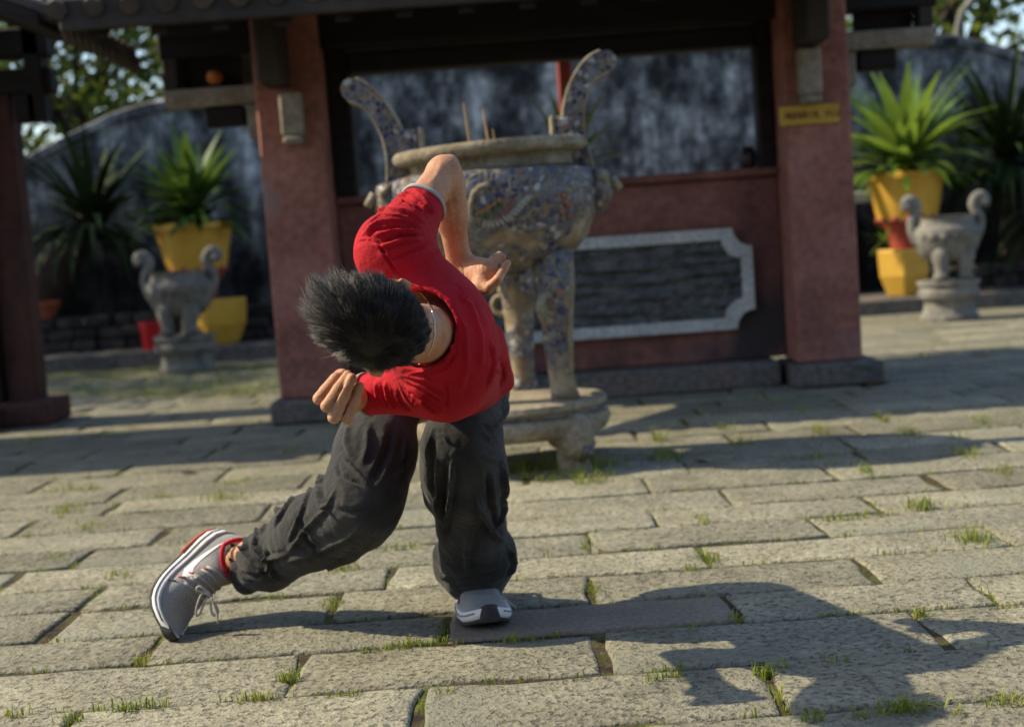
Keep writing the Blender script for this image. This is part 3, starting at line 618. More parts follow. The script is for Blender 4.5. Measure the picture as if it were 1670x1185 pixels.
# ---------------------------------------------------------------- unseen hall added behind the camera to cut the sky light
th = thing('sky_blocking_hall', (0, -6.5, 0), 'long dark red temple hall closing the courtyard opposite the gate pavilion', 'building')
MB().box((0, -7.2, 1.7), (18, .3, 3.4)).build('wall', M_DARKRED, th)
MB().box((0, -6.2, .12), (18.6, 2.6, .24), bev=.02).build('platform', M_PLINTH, th)
for i in range(7): MB().lathe([(.17, .24), (.15, .4), (.15, 3.0), (.18, 3.1)], (-8.1 + 2.7 * i, -5.4, 0), 16).build('column', M_RED, th, smooth=True, sharp=40)
for i in range(6): MB().box((-6.75 + 2.7 * i, -7.03, 1.35), (1.5, .06, 2.2), bev=.01).build('door', M_WOOD2, th)
MB().box((0, -5.4, 3.2), (18.4, .22, .24), bev=.01).build('beam', M_WOOD, th)
hb = MB(); hb.add([(-9.6, -4.5, 3.15), (9.6, -4.5, 3.15), (9.6, -7.6, 5.0), (-9.6, -7.6, 5.0), (-9.6, -4.5, 3.3), (9.6, -4.5, 3.3), (9.6, -7.6, 5.15), (-9.6, -7.6, 5.15)], [(0, 1, 2, 3), (4, 7, 6, 5), (0, 4, 5, 1), (2, 6, 7, 3), (0, 3, 7, 4), (1, 5, 6, 2)]); hb.build('roof', M_TILE, th)
# ---------------------------------------------------------------- big mosaic burner
YBN = 5.38
bc = W(832, 700, YBN); bx0 = bc.x
BT = Matrix.Translation((bx0, YBN, .03)) @ Matrix.Scale(.964, 4)
BR = BT @ Matrix.Translation((0, 0, 1.15)) @ Matrix.Rotation(R(-1.9), 4, 'Y') @ Matrix.Translation((0, 0, -1.15))       # BR: the rim sits a little askew
burner = thing('incense_burner', (bx0, YBN, 0), 'large three-legged incense burner covered in blue shard mosaic with tall curved handles', 'incense burner')
KB = YBN / FPX                                         # metres per pixel there
def bz(py): return (745 - py) * KB                     # height in the burner's own frame from a pixel row near its axis
# stand: round slab on scroll feet
b = MB(); b.lathe([(0, .24), (.33, .242), (.385, .235), (.392, .215), (.372, .20), (.368, .190)], M=BT, n=44, jit=.006, seed=2)
b.build('stand_top', M_GROUT, burner, smooth=True, sharp=40)
b = MB(); b.lathe([(0, .188), (.365, .190), (.395, .175), (.402, .15), (.385, .115), (.36, .105), (.0, .105)], M=BT, n=44, jit=.006, seed=3)
b.build('stand_apron', M_GROUT, burner, smooth=True, sharp=40)
b = MB(); b.lathe([(.374, .189), (.377, .191), (.377, .2), (.372, .201)], M=BT, n=44); b.build('mosaic_band', M_MOSAIC, burner, smooth=True)
for k, a in enumerate((-48, 42, 132, 222)):
    ca, sa = math.cos(R(a)), math.sin(R(a)); pts = []; rad = []
    for r_, z, w in ((.30, .15, .085), (.345, .115, .085), (.365, .075, .075), (.345, .04, .062), (.34, .012, .058), (.365, -.03, .058), (.37, -.075, .05)):
        pts.append(BT @ Vector((r_ * ca, r_ * sa, z))); rad.append(w)
    f = MB().tube(pts, rad, 12).build('stand_foot', M_GROUT, burner, smooth=True)
    q = [BT @ Vector(((r_ + .055) * ca - s_ * sa * .0, (r_ + .055) * sa, z)) for r_, z, s_ in ((.365, .085, 0), (.35, .045, 0))]
    MB().tube(q, [.035, .03], 8).build('mosaic_scroll', M_MOSAIC, f, smooth=True)
# legs
for k, a in enumerate((-38, 218, 75)):
    ca, sa = math.cos(R(a)), math.sin(R(a)); pts = []; rad = []
    for r_, z, w in ((.255, .80, .082), (.27, .68, .072), (.265, .56, .060), (.262, .44, .052), (.268, .33, .046), (.275, .27, .050), (.282, .235, .056)):
        pts.append(BT @ Vector((r_ * ca, r_ * sa, z))); rad.append(w)
    lg = MB().tube(pts, rad, 14).build('leg', M_MOSAIC, burner, smooth=True)
    rim_ = MB()
    rim_.tube([BT @ Vector(((r_ + w) * ca, (r_ + w) * sa, z)) for r_, z, w in ((.27, .76, .070), (.27, .62, .062), (.264, .48, .054), (.266, .34, .046))], .013, 7)
    rim_.build('leg_ridge', M_GROUT, lg, smooth=True)
    # scroll on the inner side of the leg
    sc = MB(); tx, ty = -sa, ca
    if k == 0: sg_ = -1
    else: sg_ = 1
    cc = Vector(((.262) * ca, (.262) * sa, .60)); spts = []
    for i in range(22):
        t = i / 21; an = R(80 + 470 * t) * sg_; rr_ = .058 * (1 - .62 * t)
        spts.append(BT @ (cc + Vector((tx, ty, 0)) * (sg_ * .075 + rr_ * math.cos(an)) + Vector((0, 0, rr_ * math.sin(an))) + Vector((ca, sa, 0)) * .02))
    sc.tube(spts, [.017 - .006 * i / 21 for i in range(22)], 8); sc.build('leg_scroll', M_GROUT, lg, smooth=True)
# bowl
prof = [(0, .735), (.12, .738), (.22, .755), (.305, .80), (.362, .865), (.392, .94), (.404, 1.02), (.401, 1.085), (.388, 1.115), (.355, 1.122), (.325, 1.13)]
b = MB().lathe(prof, M=BT, n=64); bowl = b.build('bowl', M_MOSAIC_BOWL, burner, smooth=True, sharp=50)
b = MB().lathe([(.326, 1.124), (.318, 1.135), (.320, 1.168), (.33, 1.175)], M=BR, n=56); b.build('neck', M_GROUT, burner, smooth=True)
b = MB().lathe([(.32, 1.172), (.365, 1.176), (.378, 1.19), (.38, 1.212), (.368, 1.226), (.335, 1.228), (.318, 1.215), (.31, 1.16), (.30, 1.05), (.0, 1.04)], M=BR, n=56, jit=.012, seed=6)
b.build('rim', M_GROUT, burner, smooth=True, sharp=45)
b = MB().lathe([(0, 1.13), (.2, 1.135), (.309, 1.125)], M=BR, n=40, jit=.01); b.build('ash', mat('incense_ash', [(.3, (.22, .21, .2)), (.7, (.4, .39, .37))], scale=20, rough=.95, bump=.6), burner, smooth=True)
# lion mask at each side of the bowl
for s in (-1, 1):
    c = BT @ Vector((s * .40, -.04, 1.03)); mk = MB()
    bm = bmesh.new(); bmesh.ops.create_icosphere(bm, subdivisions=3, radius=1.0); rl = random.Random(4)
    for v in bm.verts:
        n_ = v.co.copy(); k = 1 + .10 * math.sin(7 * n_.x + 3 * n_.z) * math.cos(6 * n_.y - 2 * n_.z) + .08 * math.sin(11 * n_.z)
        v.co = Vector((n_.x * .062 * k, n_.y * .075 * k, n_.z * .085 * k))
    bm.verts.index_update(); mk.add([c + v.co for v in bm.verts], [tuple(v.index for v in f.verts) for f in bm.faces]); bm.free()
    mk.build('lion_mask', M_MOSAIC, burner, smooth=True)
    mk = MB(); mk.tube([c + Vector((s * .055, -.02, .035)), c + Vector((s * .085, -.03, -.005))], [.02, .015], 8); mk.tube([c + Vector((s * .0, -.05, .05)), c + Vector((s * .03, -.075, .03))], [.02, .012], 8)
    mk.build('mask_snout', M_GROUT, burner, smooth=True)
# handles: flat mosaic ribbons with pale edges
KH = 5.42 / FPX
def hpt(px, py): return W(px, py, YBN)
for pts, nm in (([(655, 300), (652, 262), (645, 232), (632, 200), (612, 172), (592, 155), (575, 148)], 'l'),
                ([(948, 300), (942, 262), (936, 228), (934, 195), (938, 165), (948, 136), (966, 113), (986, 102)], 'r')):
    P_ = [hpt(*p) for p in pts]; n_ = len(P_); fine_ = []
    for i in range(n_ - 1):
        p0, p1, p2, p3 = P_[max(i - 1, 0)], P_[i], P_[i + 1], P_[min(i + 2, n_ - 1)]
        for j in range(5):
            t = j / 5; fine_.append(.5 * ((2 * p1) + (p2 - p0) * t + (2 * p0 - 5 * p1 + 4 * p2 - p3) * t * t + (3 * p1 - p0 - 3 * p2 + p3) * t ** 3))
    fine_.append(P_[-1]); m_ = len(fine_)
    wd = [float(np.interp(i / m_, [0, .35, .7, .9, 1], [.100, .078, .074, .088, .078])) for i in range(m_)]
    h = MB().ribbon(fine_, wd, .10, (0, 1, 0)).build('handle', M_MOSAIC, burner, bev=.008)
    # pale mortar rims along both edges
    for sd in (-1, 1):
        e = []
        for i, p in enumerate(fine_):
            t = (fine_[min(i + 1, m_ - 1)] - fine_[max(i - 1, 0)]).normalized(); bb = t.cross(Vector((0, 1, 0))).normalized(); e.append(p + bb * sd * wd[i] / 2)
        MB().ribbon(e, [.010] * m_, .108, (0, 1, 0)).build('handle_rim', M_GROUT, h, bev=.006)
    # rounded end and shoulder block
    te = (fine_[-1] - fine_[-2]).normalized()
    MB().tube([fine_[-1] + Vector((0, -.0515, 0)) + te * .0, fine_[-1] + Vector((0, .0515, 0))], wd[-1] / 2 * 1.0, 18).build('handle_tip', M_MOSAIC, h)
    q = W(921, 216, YBN) if nm == 'r' else W(668, 238, YBN)
    MB().box(q, (.085, .12, .115), bev=.012).build('shoulder_block', M_MOSAIC, h)
    MB().box(q + Vector((-.046 if nm == 'r' else .046, 0, 0)), (.016, .13, .125), bev=.005).build('shoulder_rim', M_GROUT, h)
# bird medallion on the bowl: body of coloured shards, fan of pale feathers
bvh = BVHTree.FromPolygons([Vector(v) for v in b.v] if False else [v.co + Vector((bx0, YBN, 0)) for v in bowl.data.vertices], [tuple(p.vertices) for p in bowl.data.polygons])
def on_bowl(px, py, lift=.006):
    d = ray(px, py).normalized(); h = bvh.ray_cast(CAM_P, d)
    return (h[0] + h[1] * lift, h[1]) if h[0] is not None else (W(px, py, YBN - .38), Vector((0, -1, 0)))
MSH = {}
for nm, c in (('white_shard', (.33, .32, .28)), ('red_shard', (.26, .10, .07)), ('green_shard', (.08, .11, .04)), ('orange_shard', (.32, .17, .07)), ('blue_shard', (.04, .06, .15))):
    MSH[nm] = mat(nm, [(.3, tuple(x * .75 for x in c)), (.7, c)], scale=30, rough=.35, bump=.3, bscale=60)
med = None
def shard_strip(p0, p1, w0, w1, name, m, parent, lift=.007):
    q0, n0 = on_bowl(*p0, lift); q1, n1 = on_bowl(*p1, lift); d = (q1 - q0); s0 = n0.cross(d).normalized(); bb = MB(); vs = []
    for i in range(4):
        t = i / 3; c = q0.lerp(q1, t); pn = n0.lerp(n1, t).normalized(); w = (w0 + (w1 - w0) * t) / 2 * (1 if 0 < i < 3 else .7)
        vs += [c + s0 * w, c - s0 * w, c - s0 * w - pn * .016, c + s0 * w - pn * .016]
    bb.add(vs, [(i * 4 + k, i * 4 + (k + 1) % 4, (i + 1) * 4 + (k + 1) % 4, (i + 1) * 4 + k) for i in range(3) for k in range(4)] + [(3, 2, 1, 0), (12, 13, 14, 15)])
    return bb.build(name, m, parent)
def along(pts, t):
    u = t * (len(pts) - 1); i = min(int(u), len(pts) - 2); f_ = u - i; return (pts[i][0] + (pts[i + 1][0] - pts[i][0]) * f_, pts[i][1] + (pts[i + 1][1] - pts[i][1]) * f_)
FE = [(790, 364), (803, 364), (817, 360), (831, 352), (841, 342), (850, 331), (860, 321)]
for i in range(13):                                     # fan of pale feathers round the body
    c = along(FE, i / 12); d = (c[0] - 795, c[1] - 328); l = math.hypot(*d); d = (d[0] / l, d[1] / l)
    shard_strip((c[0] - d[0] * 6, c[1] - d[1] * 5), (c[0] + d[0] * 8, c[1] + d[1] * 6), .008, .013, 'feather', MSH['white_shard'], bowl, .005)
for pts, nm, w in (([(776, 348), (790, 344), (803, 334), (819, 322)], 'orange_shard', .014), ([(781, 354), (802, 350), (811, 341), (818, 329)], 'green_shard', .012), ([(808, 356), (825, 346), (832, 334), (840, 323)], 'red_shard', .012)):
    for i in range(6): shard_strip(along(pts, i / 6 + .01), along(pts, (i + .8) / 6), w, w * .8, 'body_shard', MSH[nm], bowl, .005)
mp = [on_bowl(px, py, .004)[0] for px, py in [(800, 300), (782, 305), (771, 318), (767, 335), (768, 352), (775, 364)]]
MB().tube(mp, .009, 8).build('medallion_border', M_GROUT, bowl, smooth=True)
for i, (px, py) in enumerate([(915, 320), (922, 335), (912, 345), (925, 352), (918, 330)]):
    shard_strip((px, py), (px + 7, py - 6), .02, .012, 'petal', MSH['red_shard'], bowl)
# incense sticks
for i, (a, c, r_) in enumerate((((770, 262), (756, 168), .0045), ((800, 255), (788, 178), .0055), ((812, 258), (803, 210), .004), ((826, 256), (822, 224), .0035))):
    p, q = W(*a, YBN - .05 + .06 * i), W(*c, YBN - .05 + .06 * i); p = p + (p - q).normalized() * .06
    st = MB().tube([p, p.lerp(q, .6), q], [r_, r_, r_ * .6], 7).build('incense_stick', M_STICK)
    setp(st, ('tallest thin incense stick leaning in the mosaic burner', 'thick upright incense stick beside the tallest one in the burner', 'half-burnt short incense stick in the mosaic burner', 'smallest burnt-down incense stub in the mosaic burner')[i], 'incense stick', 'incense sticks in the burner')

# ---------------------------------------------------------------- strap-leaved plants
def strap_leaf_mesh(L_, w, droop, name='leaf', seg=9, fold=.28):
    vs = []; x = z = 0.0; ang = R(78); 
    for i in range(seg + 1):
        t = i / seg; ww = w * (.55 + .9 * math.sin(math.pi * min(1, t * .9 + .12)) ** 1.0) * (1 - t ** 4) * .55 + .001
        vs += [(x, -ww, z + ww * fold), (x, 0, z), (x, ww, z + ww * fold)]
        x += math.cos(ang) * L_ / seg; z += math.sin(ang) * L_ / seg; ang -= droop / seg * (.4 + 1.2 * t)
    me = bpy.data.meshes.new(name)
    me.from_pydata(vs, [], [(i * 3 + k, i * 3 + k + 1, (i + 1) * 3 + k + 1, (i + 1) * 3 + k) for i in range(seg) for k in range(2)])
    me.polygons.foreach_set('use_smooth', [True] * len(me.polygons)); me.update(); return me
LEAVES = {}
def leaf_mesh(kind, i, L_, w, m):
    k = (kind, i)
    if k not in LEAVES:
        r_ = random.Random(i * 7 + len(kind)); me = strap_leaf_mesh(L_, w, (.5, .9, 1.2, 1.6)[i] if kind == 'dark' else (.35, .65, .9, 1.15)[i]); me.materials.append(m); LEAVES[k] = me
    return LEAVES[k]
def rosette(name, at, label, cat, n, L_, w, kind, m, seed, lo=.10, hi=1.0, group=None, thin=1.0, spread=92, stem=0, pw=.58):
    t = thing(name, at, label, cat, group); rr = random.Random(seed)
    for i in range(n):
        u = (i + rr.uniform(0, .6)) / n; v = min(3, int(u * 4)); tilt = R(-4 + spread * u ** pw + rr.uniform(-9, 9))
        o = link_mesh('leaf', leaf_mesh(kind, v, L_, w, m), t)
        s = rr.uniform(.72, 1.08) * (1 - .15 * u); o.scale = (s, s * thin, s)
        o.rotation_euler = (Matrix.Rotation(i * 2.39996 + rr.uniform(-.3, .3), 3, 'Z') @ Matrix.Rotation(tilt, 3, 'Y')).to_euler()
        o.location = (0, 0, -.02 - (.05 + stem * .55) * u)
    if stem:
        sm = MB(); p_ = Vector(at); sm.tube([p_ - Vector((0, 0, stem)), p_ - Vector((0, 0, stem / 2)), p_], [.05, .045, .03], 10).build('stem', M_BARK, t, smooth=True)
    return t

# ---------------------------------------------------------------- yellow pots on their stands
def yellow_pot(cpx, rim_py, depth, lab, plant_lab, ped_lab, wpx, seed, plen):
    k = depth / FPX; c = W(cpx, rim_py, depth); r = wpx / 2 * k; zt = c.z; x = c.x
    hpot = 80 * k; t = thing('plant_pot', (x, depth, zt - hpot), lab, 'plant pot', 'yellow pots of strap-leaved plants')
    b = MB().lathe([(.0, zt - hpot), (r * .70, zt - hpot), (r * .74, zt - hpot * .92), (r * .92, zt - .075), (r * .95, zt - .07), (r * 1.0, zt - .055), (r * 1.0, zt - .012), (r * .97, zt), (r * .90, zt - .004), (r * .86, zt - .06), (0, zt - .06)], (x, depth, 0), 44)
    b.build('pot_body', M_YEL, t, smooth=True, sharp=35)
    b = MB().lathe([(0, zt - .055), (r * .857, zt - .05)], (x, depth, 0), 30); b.build('soil', M_SOIL, t)
    for i in range(14):                                  # lotus petals painted round the foot
        a = 6.2832 * i / 14; rr_ = r * .735
        p = Vector((x + rr_ * math.cos(a), depth + rr_ * math.sin(a), zt - hpot + .004)); q = Vector((x + rr_ * 1.03 * math.cos(a), depth + rr_ * 1.03 * math.sin(a), zt - hpot + .05))
        MB().tube([p, p.lerp(q, .5), q], [.045, .04, .012], 8, flat=((math.cos(a), math.sin(a), 0), .35)).build('petal', M_REDPOT, t, smooth=True)
    # red stand under the pot
    z1, z0 = zt - hpot - .004, zt - hpot - .235
    b = MB().lathe([(0, z0), (r * .40, z0), (r * .43, z0 + .03), (r * .52, z1 - .06), (r * .66, z1 - .02), (r * .68, z1), (0, z1)], (x + .0, depth, 0), 30)
    s = setp(b.build('pot_stand', M_REDPOT, smooth=True, sharp=40), ped_lab[0], 'stand', 'red stands under the yellow pots')
    # yellow six-sided planter below
    z1, z0 = z0 - .002, .131; b = MB(); px_ = x + ped_lab[2]
    b.lathe([(0, z0), (.16, z0), (.17, z0 + .02), (.235, z0 + .18), (.25, z1 - .02), (.25, z1), (.0, z1)], M=Matrix.Translation((px_, depth, 0)) @ Matrix.Rotation(R(15), 4, 'Z'), n=6)
    setp(b.build('planter', M_YEL, bev=.01), ped_lab[1], 'planter', 'yellow six-sided planters')
    # the plant
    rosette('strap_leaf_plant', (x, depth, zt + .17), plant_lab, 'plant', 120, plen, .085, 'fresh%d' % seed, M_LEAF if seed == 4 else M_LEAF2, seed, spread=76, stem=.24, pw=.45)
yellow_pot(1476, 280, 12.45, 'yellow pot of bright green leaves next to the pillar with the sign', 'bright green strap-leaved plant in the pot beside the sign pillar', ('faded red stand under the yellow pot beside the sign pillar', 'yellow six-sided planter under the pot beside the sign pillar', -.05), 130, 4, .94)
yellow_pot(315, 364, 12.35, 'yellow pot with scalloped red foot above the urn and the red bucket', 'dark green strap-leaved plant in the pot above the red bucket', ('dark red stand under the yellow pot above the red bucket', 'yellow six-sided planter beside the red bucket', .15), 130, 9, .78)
# small fern between stand and planter at the right, plant behind the burner
q = W(1440, 385, 12.3); rosette('fern', (q.x, 12.25, q.z), 'small green fern drooping beside the red pot stand', 'plant', 14, .24, .014, 'small', M_LEAF, 15)
q = W(925, 262, 7.9); rosette('strap_leaf_plant', (q.x, WF + .07, 1.25), 'fresh green plant on the low wall behind the mosaic burner', 'plant', 22, .46, .045, 'mid', M_LEAF, 22, spread=55)
b = MB().lathe([(0, 1.143), (.07, 1.143), (.095, 1.25), (.10, 1.262), (.09, 1.262), (0, 1.24)], (q.x, WF + .07, 0), 20); setp(b.build('small_pot', M_TERRA, smooth=True, sharp=40), 'small terracotta pot on the low wall behind the mosaic burner', 'plant pot')
# dark cycads at both sides
q = W(150, 350, 13.0); rosette('cycad_crown', (q.x, 13.0, q.z - .05), 'dark drooping crown of narrow leaves on the leaning trunk', 'plant', 110, 1.15, .050, 'dark', M_LEAFD, 31)
bt = MB(); pts = [W(40, 520, 13.1), W(75, 470, 13.05), W(115, 415, 13.0), W(150, 355, 13.0)]; pts[0].z = .1
bt.tube(pts, [.24, .20, .16, .12], 12); setp(bt.build('leaning_trunk', M_BARK, smooth=True), 'thick dark trunk leaning right under the drooping crown', 'tree trunk')
q = W(1640, 235, 12.9); rosette('cycad_crown', (q.x, 12.9, q.z - .1), 'dark leafy bush spreading at the foot of the curved wall end', 'plant', 130, 1.15, .060, 'dark', M_LEAFD, 37)
bt = MB(); bt.tube([(q.x, 12.9, .1), (q.x + .04, 12.92, q.z * .5), (q.x, 12.9, q.z - .1)], [.13, .11, .09], 10); setp(bt.build('short_trunk', M_BARK, smooth=True), 'short dark trunk under the leafy bush at the right wall end', 'tree trunk')
q = W(1668, 300, 12.6); rosette('cycad_crown', (q.x + .35, 12.6, q.z - .25), 'low dark plant with long hanging leaves beside the ledge', 'plant', 90, 1.15, .06, 'dark', M_LEAFD, 41)
# red bucket and terracotta pot
q = W(250, 572, 12.25); k = 12.25 / FPX
t = thing('bucket', (q.x, 12.25, .131), 'plain red plastic bucket on the ledge beside the left stone urn', 'bucket')
MB().lathe([(0, .131), (14 * k, .131), (15 * k, .15), (19 * k, .131 + 42 * k), (20.5 * k, .131 + 43 * k), (20 * k, .131 + 45 * k), (18 * k, .131 + 44 * k), (13.5 * k, .16), (0, .155)], (q.x, 12.25, 0), 30).build('bucket_body', M_BUCKET, t, smooth=True, sharp=40)
a0 = [(q.x + 19.5 * k * math.cos(R(a)), 12.25 - 22 * k * math.sin(R(a)) * .5, .131 + 43 * k - 12 * k * math.sin(R(a))) for a in range(0, 181, 15)]
MB().tube(a0, .006, 6).build('handle', M_BUCKET, t, smooth=True)
q = W(62, 492, 12.7); setp(MB().lathe([(0, .445), (.12, .445), (.17, q.z - .05), (.185, q.z - .045), (.19, q.z), (.175, q.z), (.15, q.z - .06), (0, q.z - .06)], (q.x, 12.72, 0), 28).build('terracotta_pot', M_TERRA, smooth=True, sharp=40), 'terracotta flower pot on the rubble bed under the leaning trunk', 'plant pot')

# ---------------------------------------------------------------- stone urns on drum pedestals
def urn(cpx, base_py, gpy, wpx, d, lab, plab, seed):
    k = d / FPX; g = G(cpx, gpy); x = W(cpx, gpy, d).x; rr = random.Random(seed)
    zb = (gpy - base_py) * k
    b = MB().lathe([(0, 0), (46 * k, 0), (47 * k, .03), (42 * k, .07), (39 * k, zb * .42), (41 * k, zb * .52), (49 * k, zb * .60), (50 * k, zb * .74), (46 * k, zb * .80), (46 * k, zb * .86), (50 * k, zb * .90), (50 * k, zb), (0, zb)], (x, d, 0), 40, jit=.01, seed=seed)
    setp(b.build('drum_pedestal', M_URN, smooth=True, sharp=35), plab, 'pedestal', 'drum pedestals under the stone urns')
    t = thing('stone_urn', (x, d, zb), lab, 'urn', 'small stone urns on drum pedestals'); zb += .002
    H = 104 * k
    b = MB().lathe([(r_ * k, zb + z * H) for r_, z in ((0, .27), (22, .275), (37, .33), (47, .46), (53, .62), (56, .74), (55, .80), (50, .84), (46, .87), (45, .96), (49, 1.0), (44, 1.0), (40, .92), (0, .86))], (x, d, 0), 44, jit=.012, seed=seed)
    b.build('bowl', M_URN, t, smooth=True, sharp=45)
    for a in (-58, 238, 90):
        ca, sa = math.cos(R(a)), math.sin(R(a))
        MB().tube([(x + r_ * k * ca, d + r_ * k * sa, zb + z * H) for r_, z in ((34, .50), (38, .36), (36, .22), (34, .12), (37, .045), (40, 0.012))], [15 * k, 15 * k, 12 * k, 10.5 * k, 12 * k, 13 * k], 10).build('leg', M_URN, t, smooth=True)
    for s in (-1, 1):
        pts = [(x + s * a * k, d, zb + z * H) for a, z in ((45, .60), (53, .76), (55, .92), (50, 1.04), (46, 1.14), (49, 1.23), (56, 1.28), (63, 1.25), (65, 1.18))]
        fine_ = []
        P_ = [Vector(p) for p in pts]
        for i in range(len(P_) - 1):
            p0, p1, p2, p3 = P_[max(i - 1, 0)], P_[i], P_[i + 1], P_[min(i + 2, len(P_) - 1)]
            for j in range(4):
                u = j / 4; fine_.append(.5 * ((2 * p1) + (p2 - p0) * u + (2 * p0 - 5 * p1 + 4 * p2 - p3) * u * u + (3 * p1 - p0 - 3 * p2 + p3) * u ** 3))
        fine_.append(P_[-1]); m_ = len(fine_)
        MB().tube(fine_, [(9.5 - 1.2 * math.sin(3.1 * i / m_)) * k for i in range(m_)], 12).build('handle', M_URN, t, smooth=True)
        MB().lathe([(0, -7 * k), (9 * k, -6 * k), (11 * k, 0), (9 * k, 6 * k), (0, 7 * k)], (x + s * 62 * k, d, zb + 1.17 * H), 12).build('handle_curl', M_URN, t, smooth=True)
    bb = MB()
    for i in range(7):
        a = R(-150 + 20 * i); rr_ = 52 * k
        bb = MB().tube([(x + rr_ * math.cos(a) * 1.0, d + rr_ * math.sin(a), zb + .74 * H), (x + rr_ * .95 * math.cos(a), d + rr_ * .95 * math.sin(a), zb + .62 * H)], [8 * k, 4 * k], 7).build('carved_cloud', M_URN, t, smooth=True)
urn(1549, 455, 521, 100, 11.0, 'weathered stone urn on a drum in front of the bright green plant', 'drum pedestal of the urn beside the sign pillar, half in light', 1)
urn(306, 545, 605, 100, 11.2, 'grey stone urn in the shade on a drum next to the red bucket', 'shaded drum pedestal next to the red bucket', 2)

# ---------------------------------------------------------------- trees behind the wall
def tree(loc, h, cr, label, seed, nleaf, crown_c=None, size=.16, dens=1.0):
    t = thing('courtyard_tree', loc, label, 'tree', 'trees behind the courtyard wall'); rr = random.Random(seed); b = MB(); L0 = Vector(loc)
    top = L0 + Vector((rr.uniform(-.3, .3), rr.uniform(-.3, .3), h * .62))
    b.tube([L0, L0.lerp(top, .5) + Vector((rr.uniform(-.1, .1), 0, 0)), top], [.20, .15, .09], 10)
    cl = []
    for i in range(13):
        a = i * 2.4 + rr.uniform(-.4, .4); u = rr.uniform(.3, 1); rad = cr * (.35 + .6 * rr.random())
        e = L0 + Vector((rad * math.cos(a), rad * math.sin(a), h * (.42 + .52 * rr.random()))); s = L0.lerp(top, .55 + .45 * u)
        b.tube([s, s.lerp(e, .5) + Vector((0, 0, .15)), e], [.06, .035, .015], 6); cl.append((e, cr * rr.uniform(.30, .52)))
    b.build('trunk', M_BARK, t, smooth=True)
    lv = MB(); npr = np.random.default_rng(seed)
    for e, r_ in cl:
        for _ in range(int(nleaf * dens / len(cl))):
            d = Vector(npr.normal(size=3)).normalized() * r_ * (npr.random() ** .45); p = e + d; s = size * (.6 + .8 * npr.random())
            ax = Vector(npr.normal(size=3)).normalized(); u_ = ax.orthogonal().normalized(); w_ = ax.cross(u_)
            lv.add([p - u_ * s * .5, p + w_ * s * .24, p + u_ * s * .5 - ax * s * .12, p - w_ * s * .24], [(0, 1, 2, 3)])
    lv.build('crown', M_TREE, t)['kind'] = 'stuff'
tree((-4.6, 16.2, 0), 4.6, 1.7, 'leafy tree behind the wall above the leaning trunk', 1, 3200)
tree((-6.6, 17.0, 0), 5.6, 2.0, 'broad tree behind the wall partly hidden by the side hall roof', 2, 3000)
tree((-2.9, 17.5, 0), 5.0, 1.6, 'tree behind the wall near the pavilion bracket', 3, 2600)
tree((5.4, 16.5, 0), 5.2, 1.8, 'leafy tree rising behind the right wall end', 4, 3400)
tree((7.4, 15.6, 0), 4.2, 1.7, 'lower tree overhanging the curved end of the right wall', 5, 2600)
tree((-6.9, 11.5, 0), 5.0, 2.1, 'tree beside the side hall that shades the mossy corner', 6, 5200)
b = MB(); pts = [W(1562, 80, 14.3), W(1561, 50, 14.3), W(1568, 22, 14.3), W(1585, 0, 14.3), W(1612, -16, 14.3)]; pts.insert(0, Vector((pts[0].x + .12, 14.3, 0)))
setp(b.tube(pts, .035, 8).build('bent_pipe', M_URN, smooth=True), 'thin grey bent pipe standing behind the top of the right wall', 'pipe')
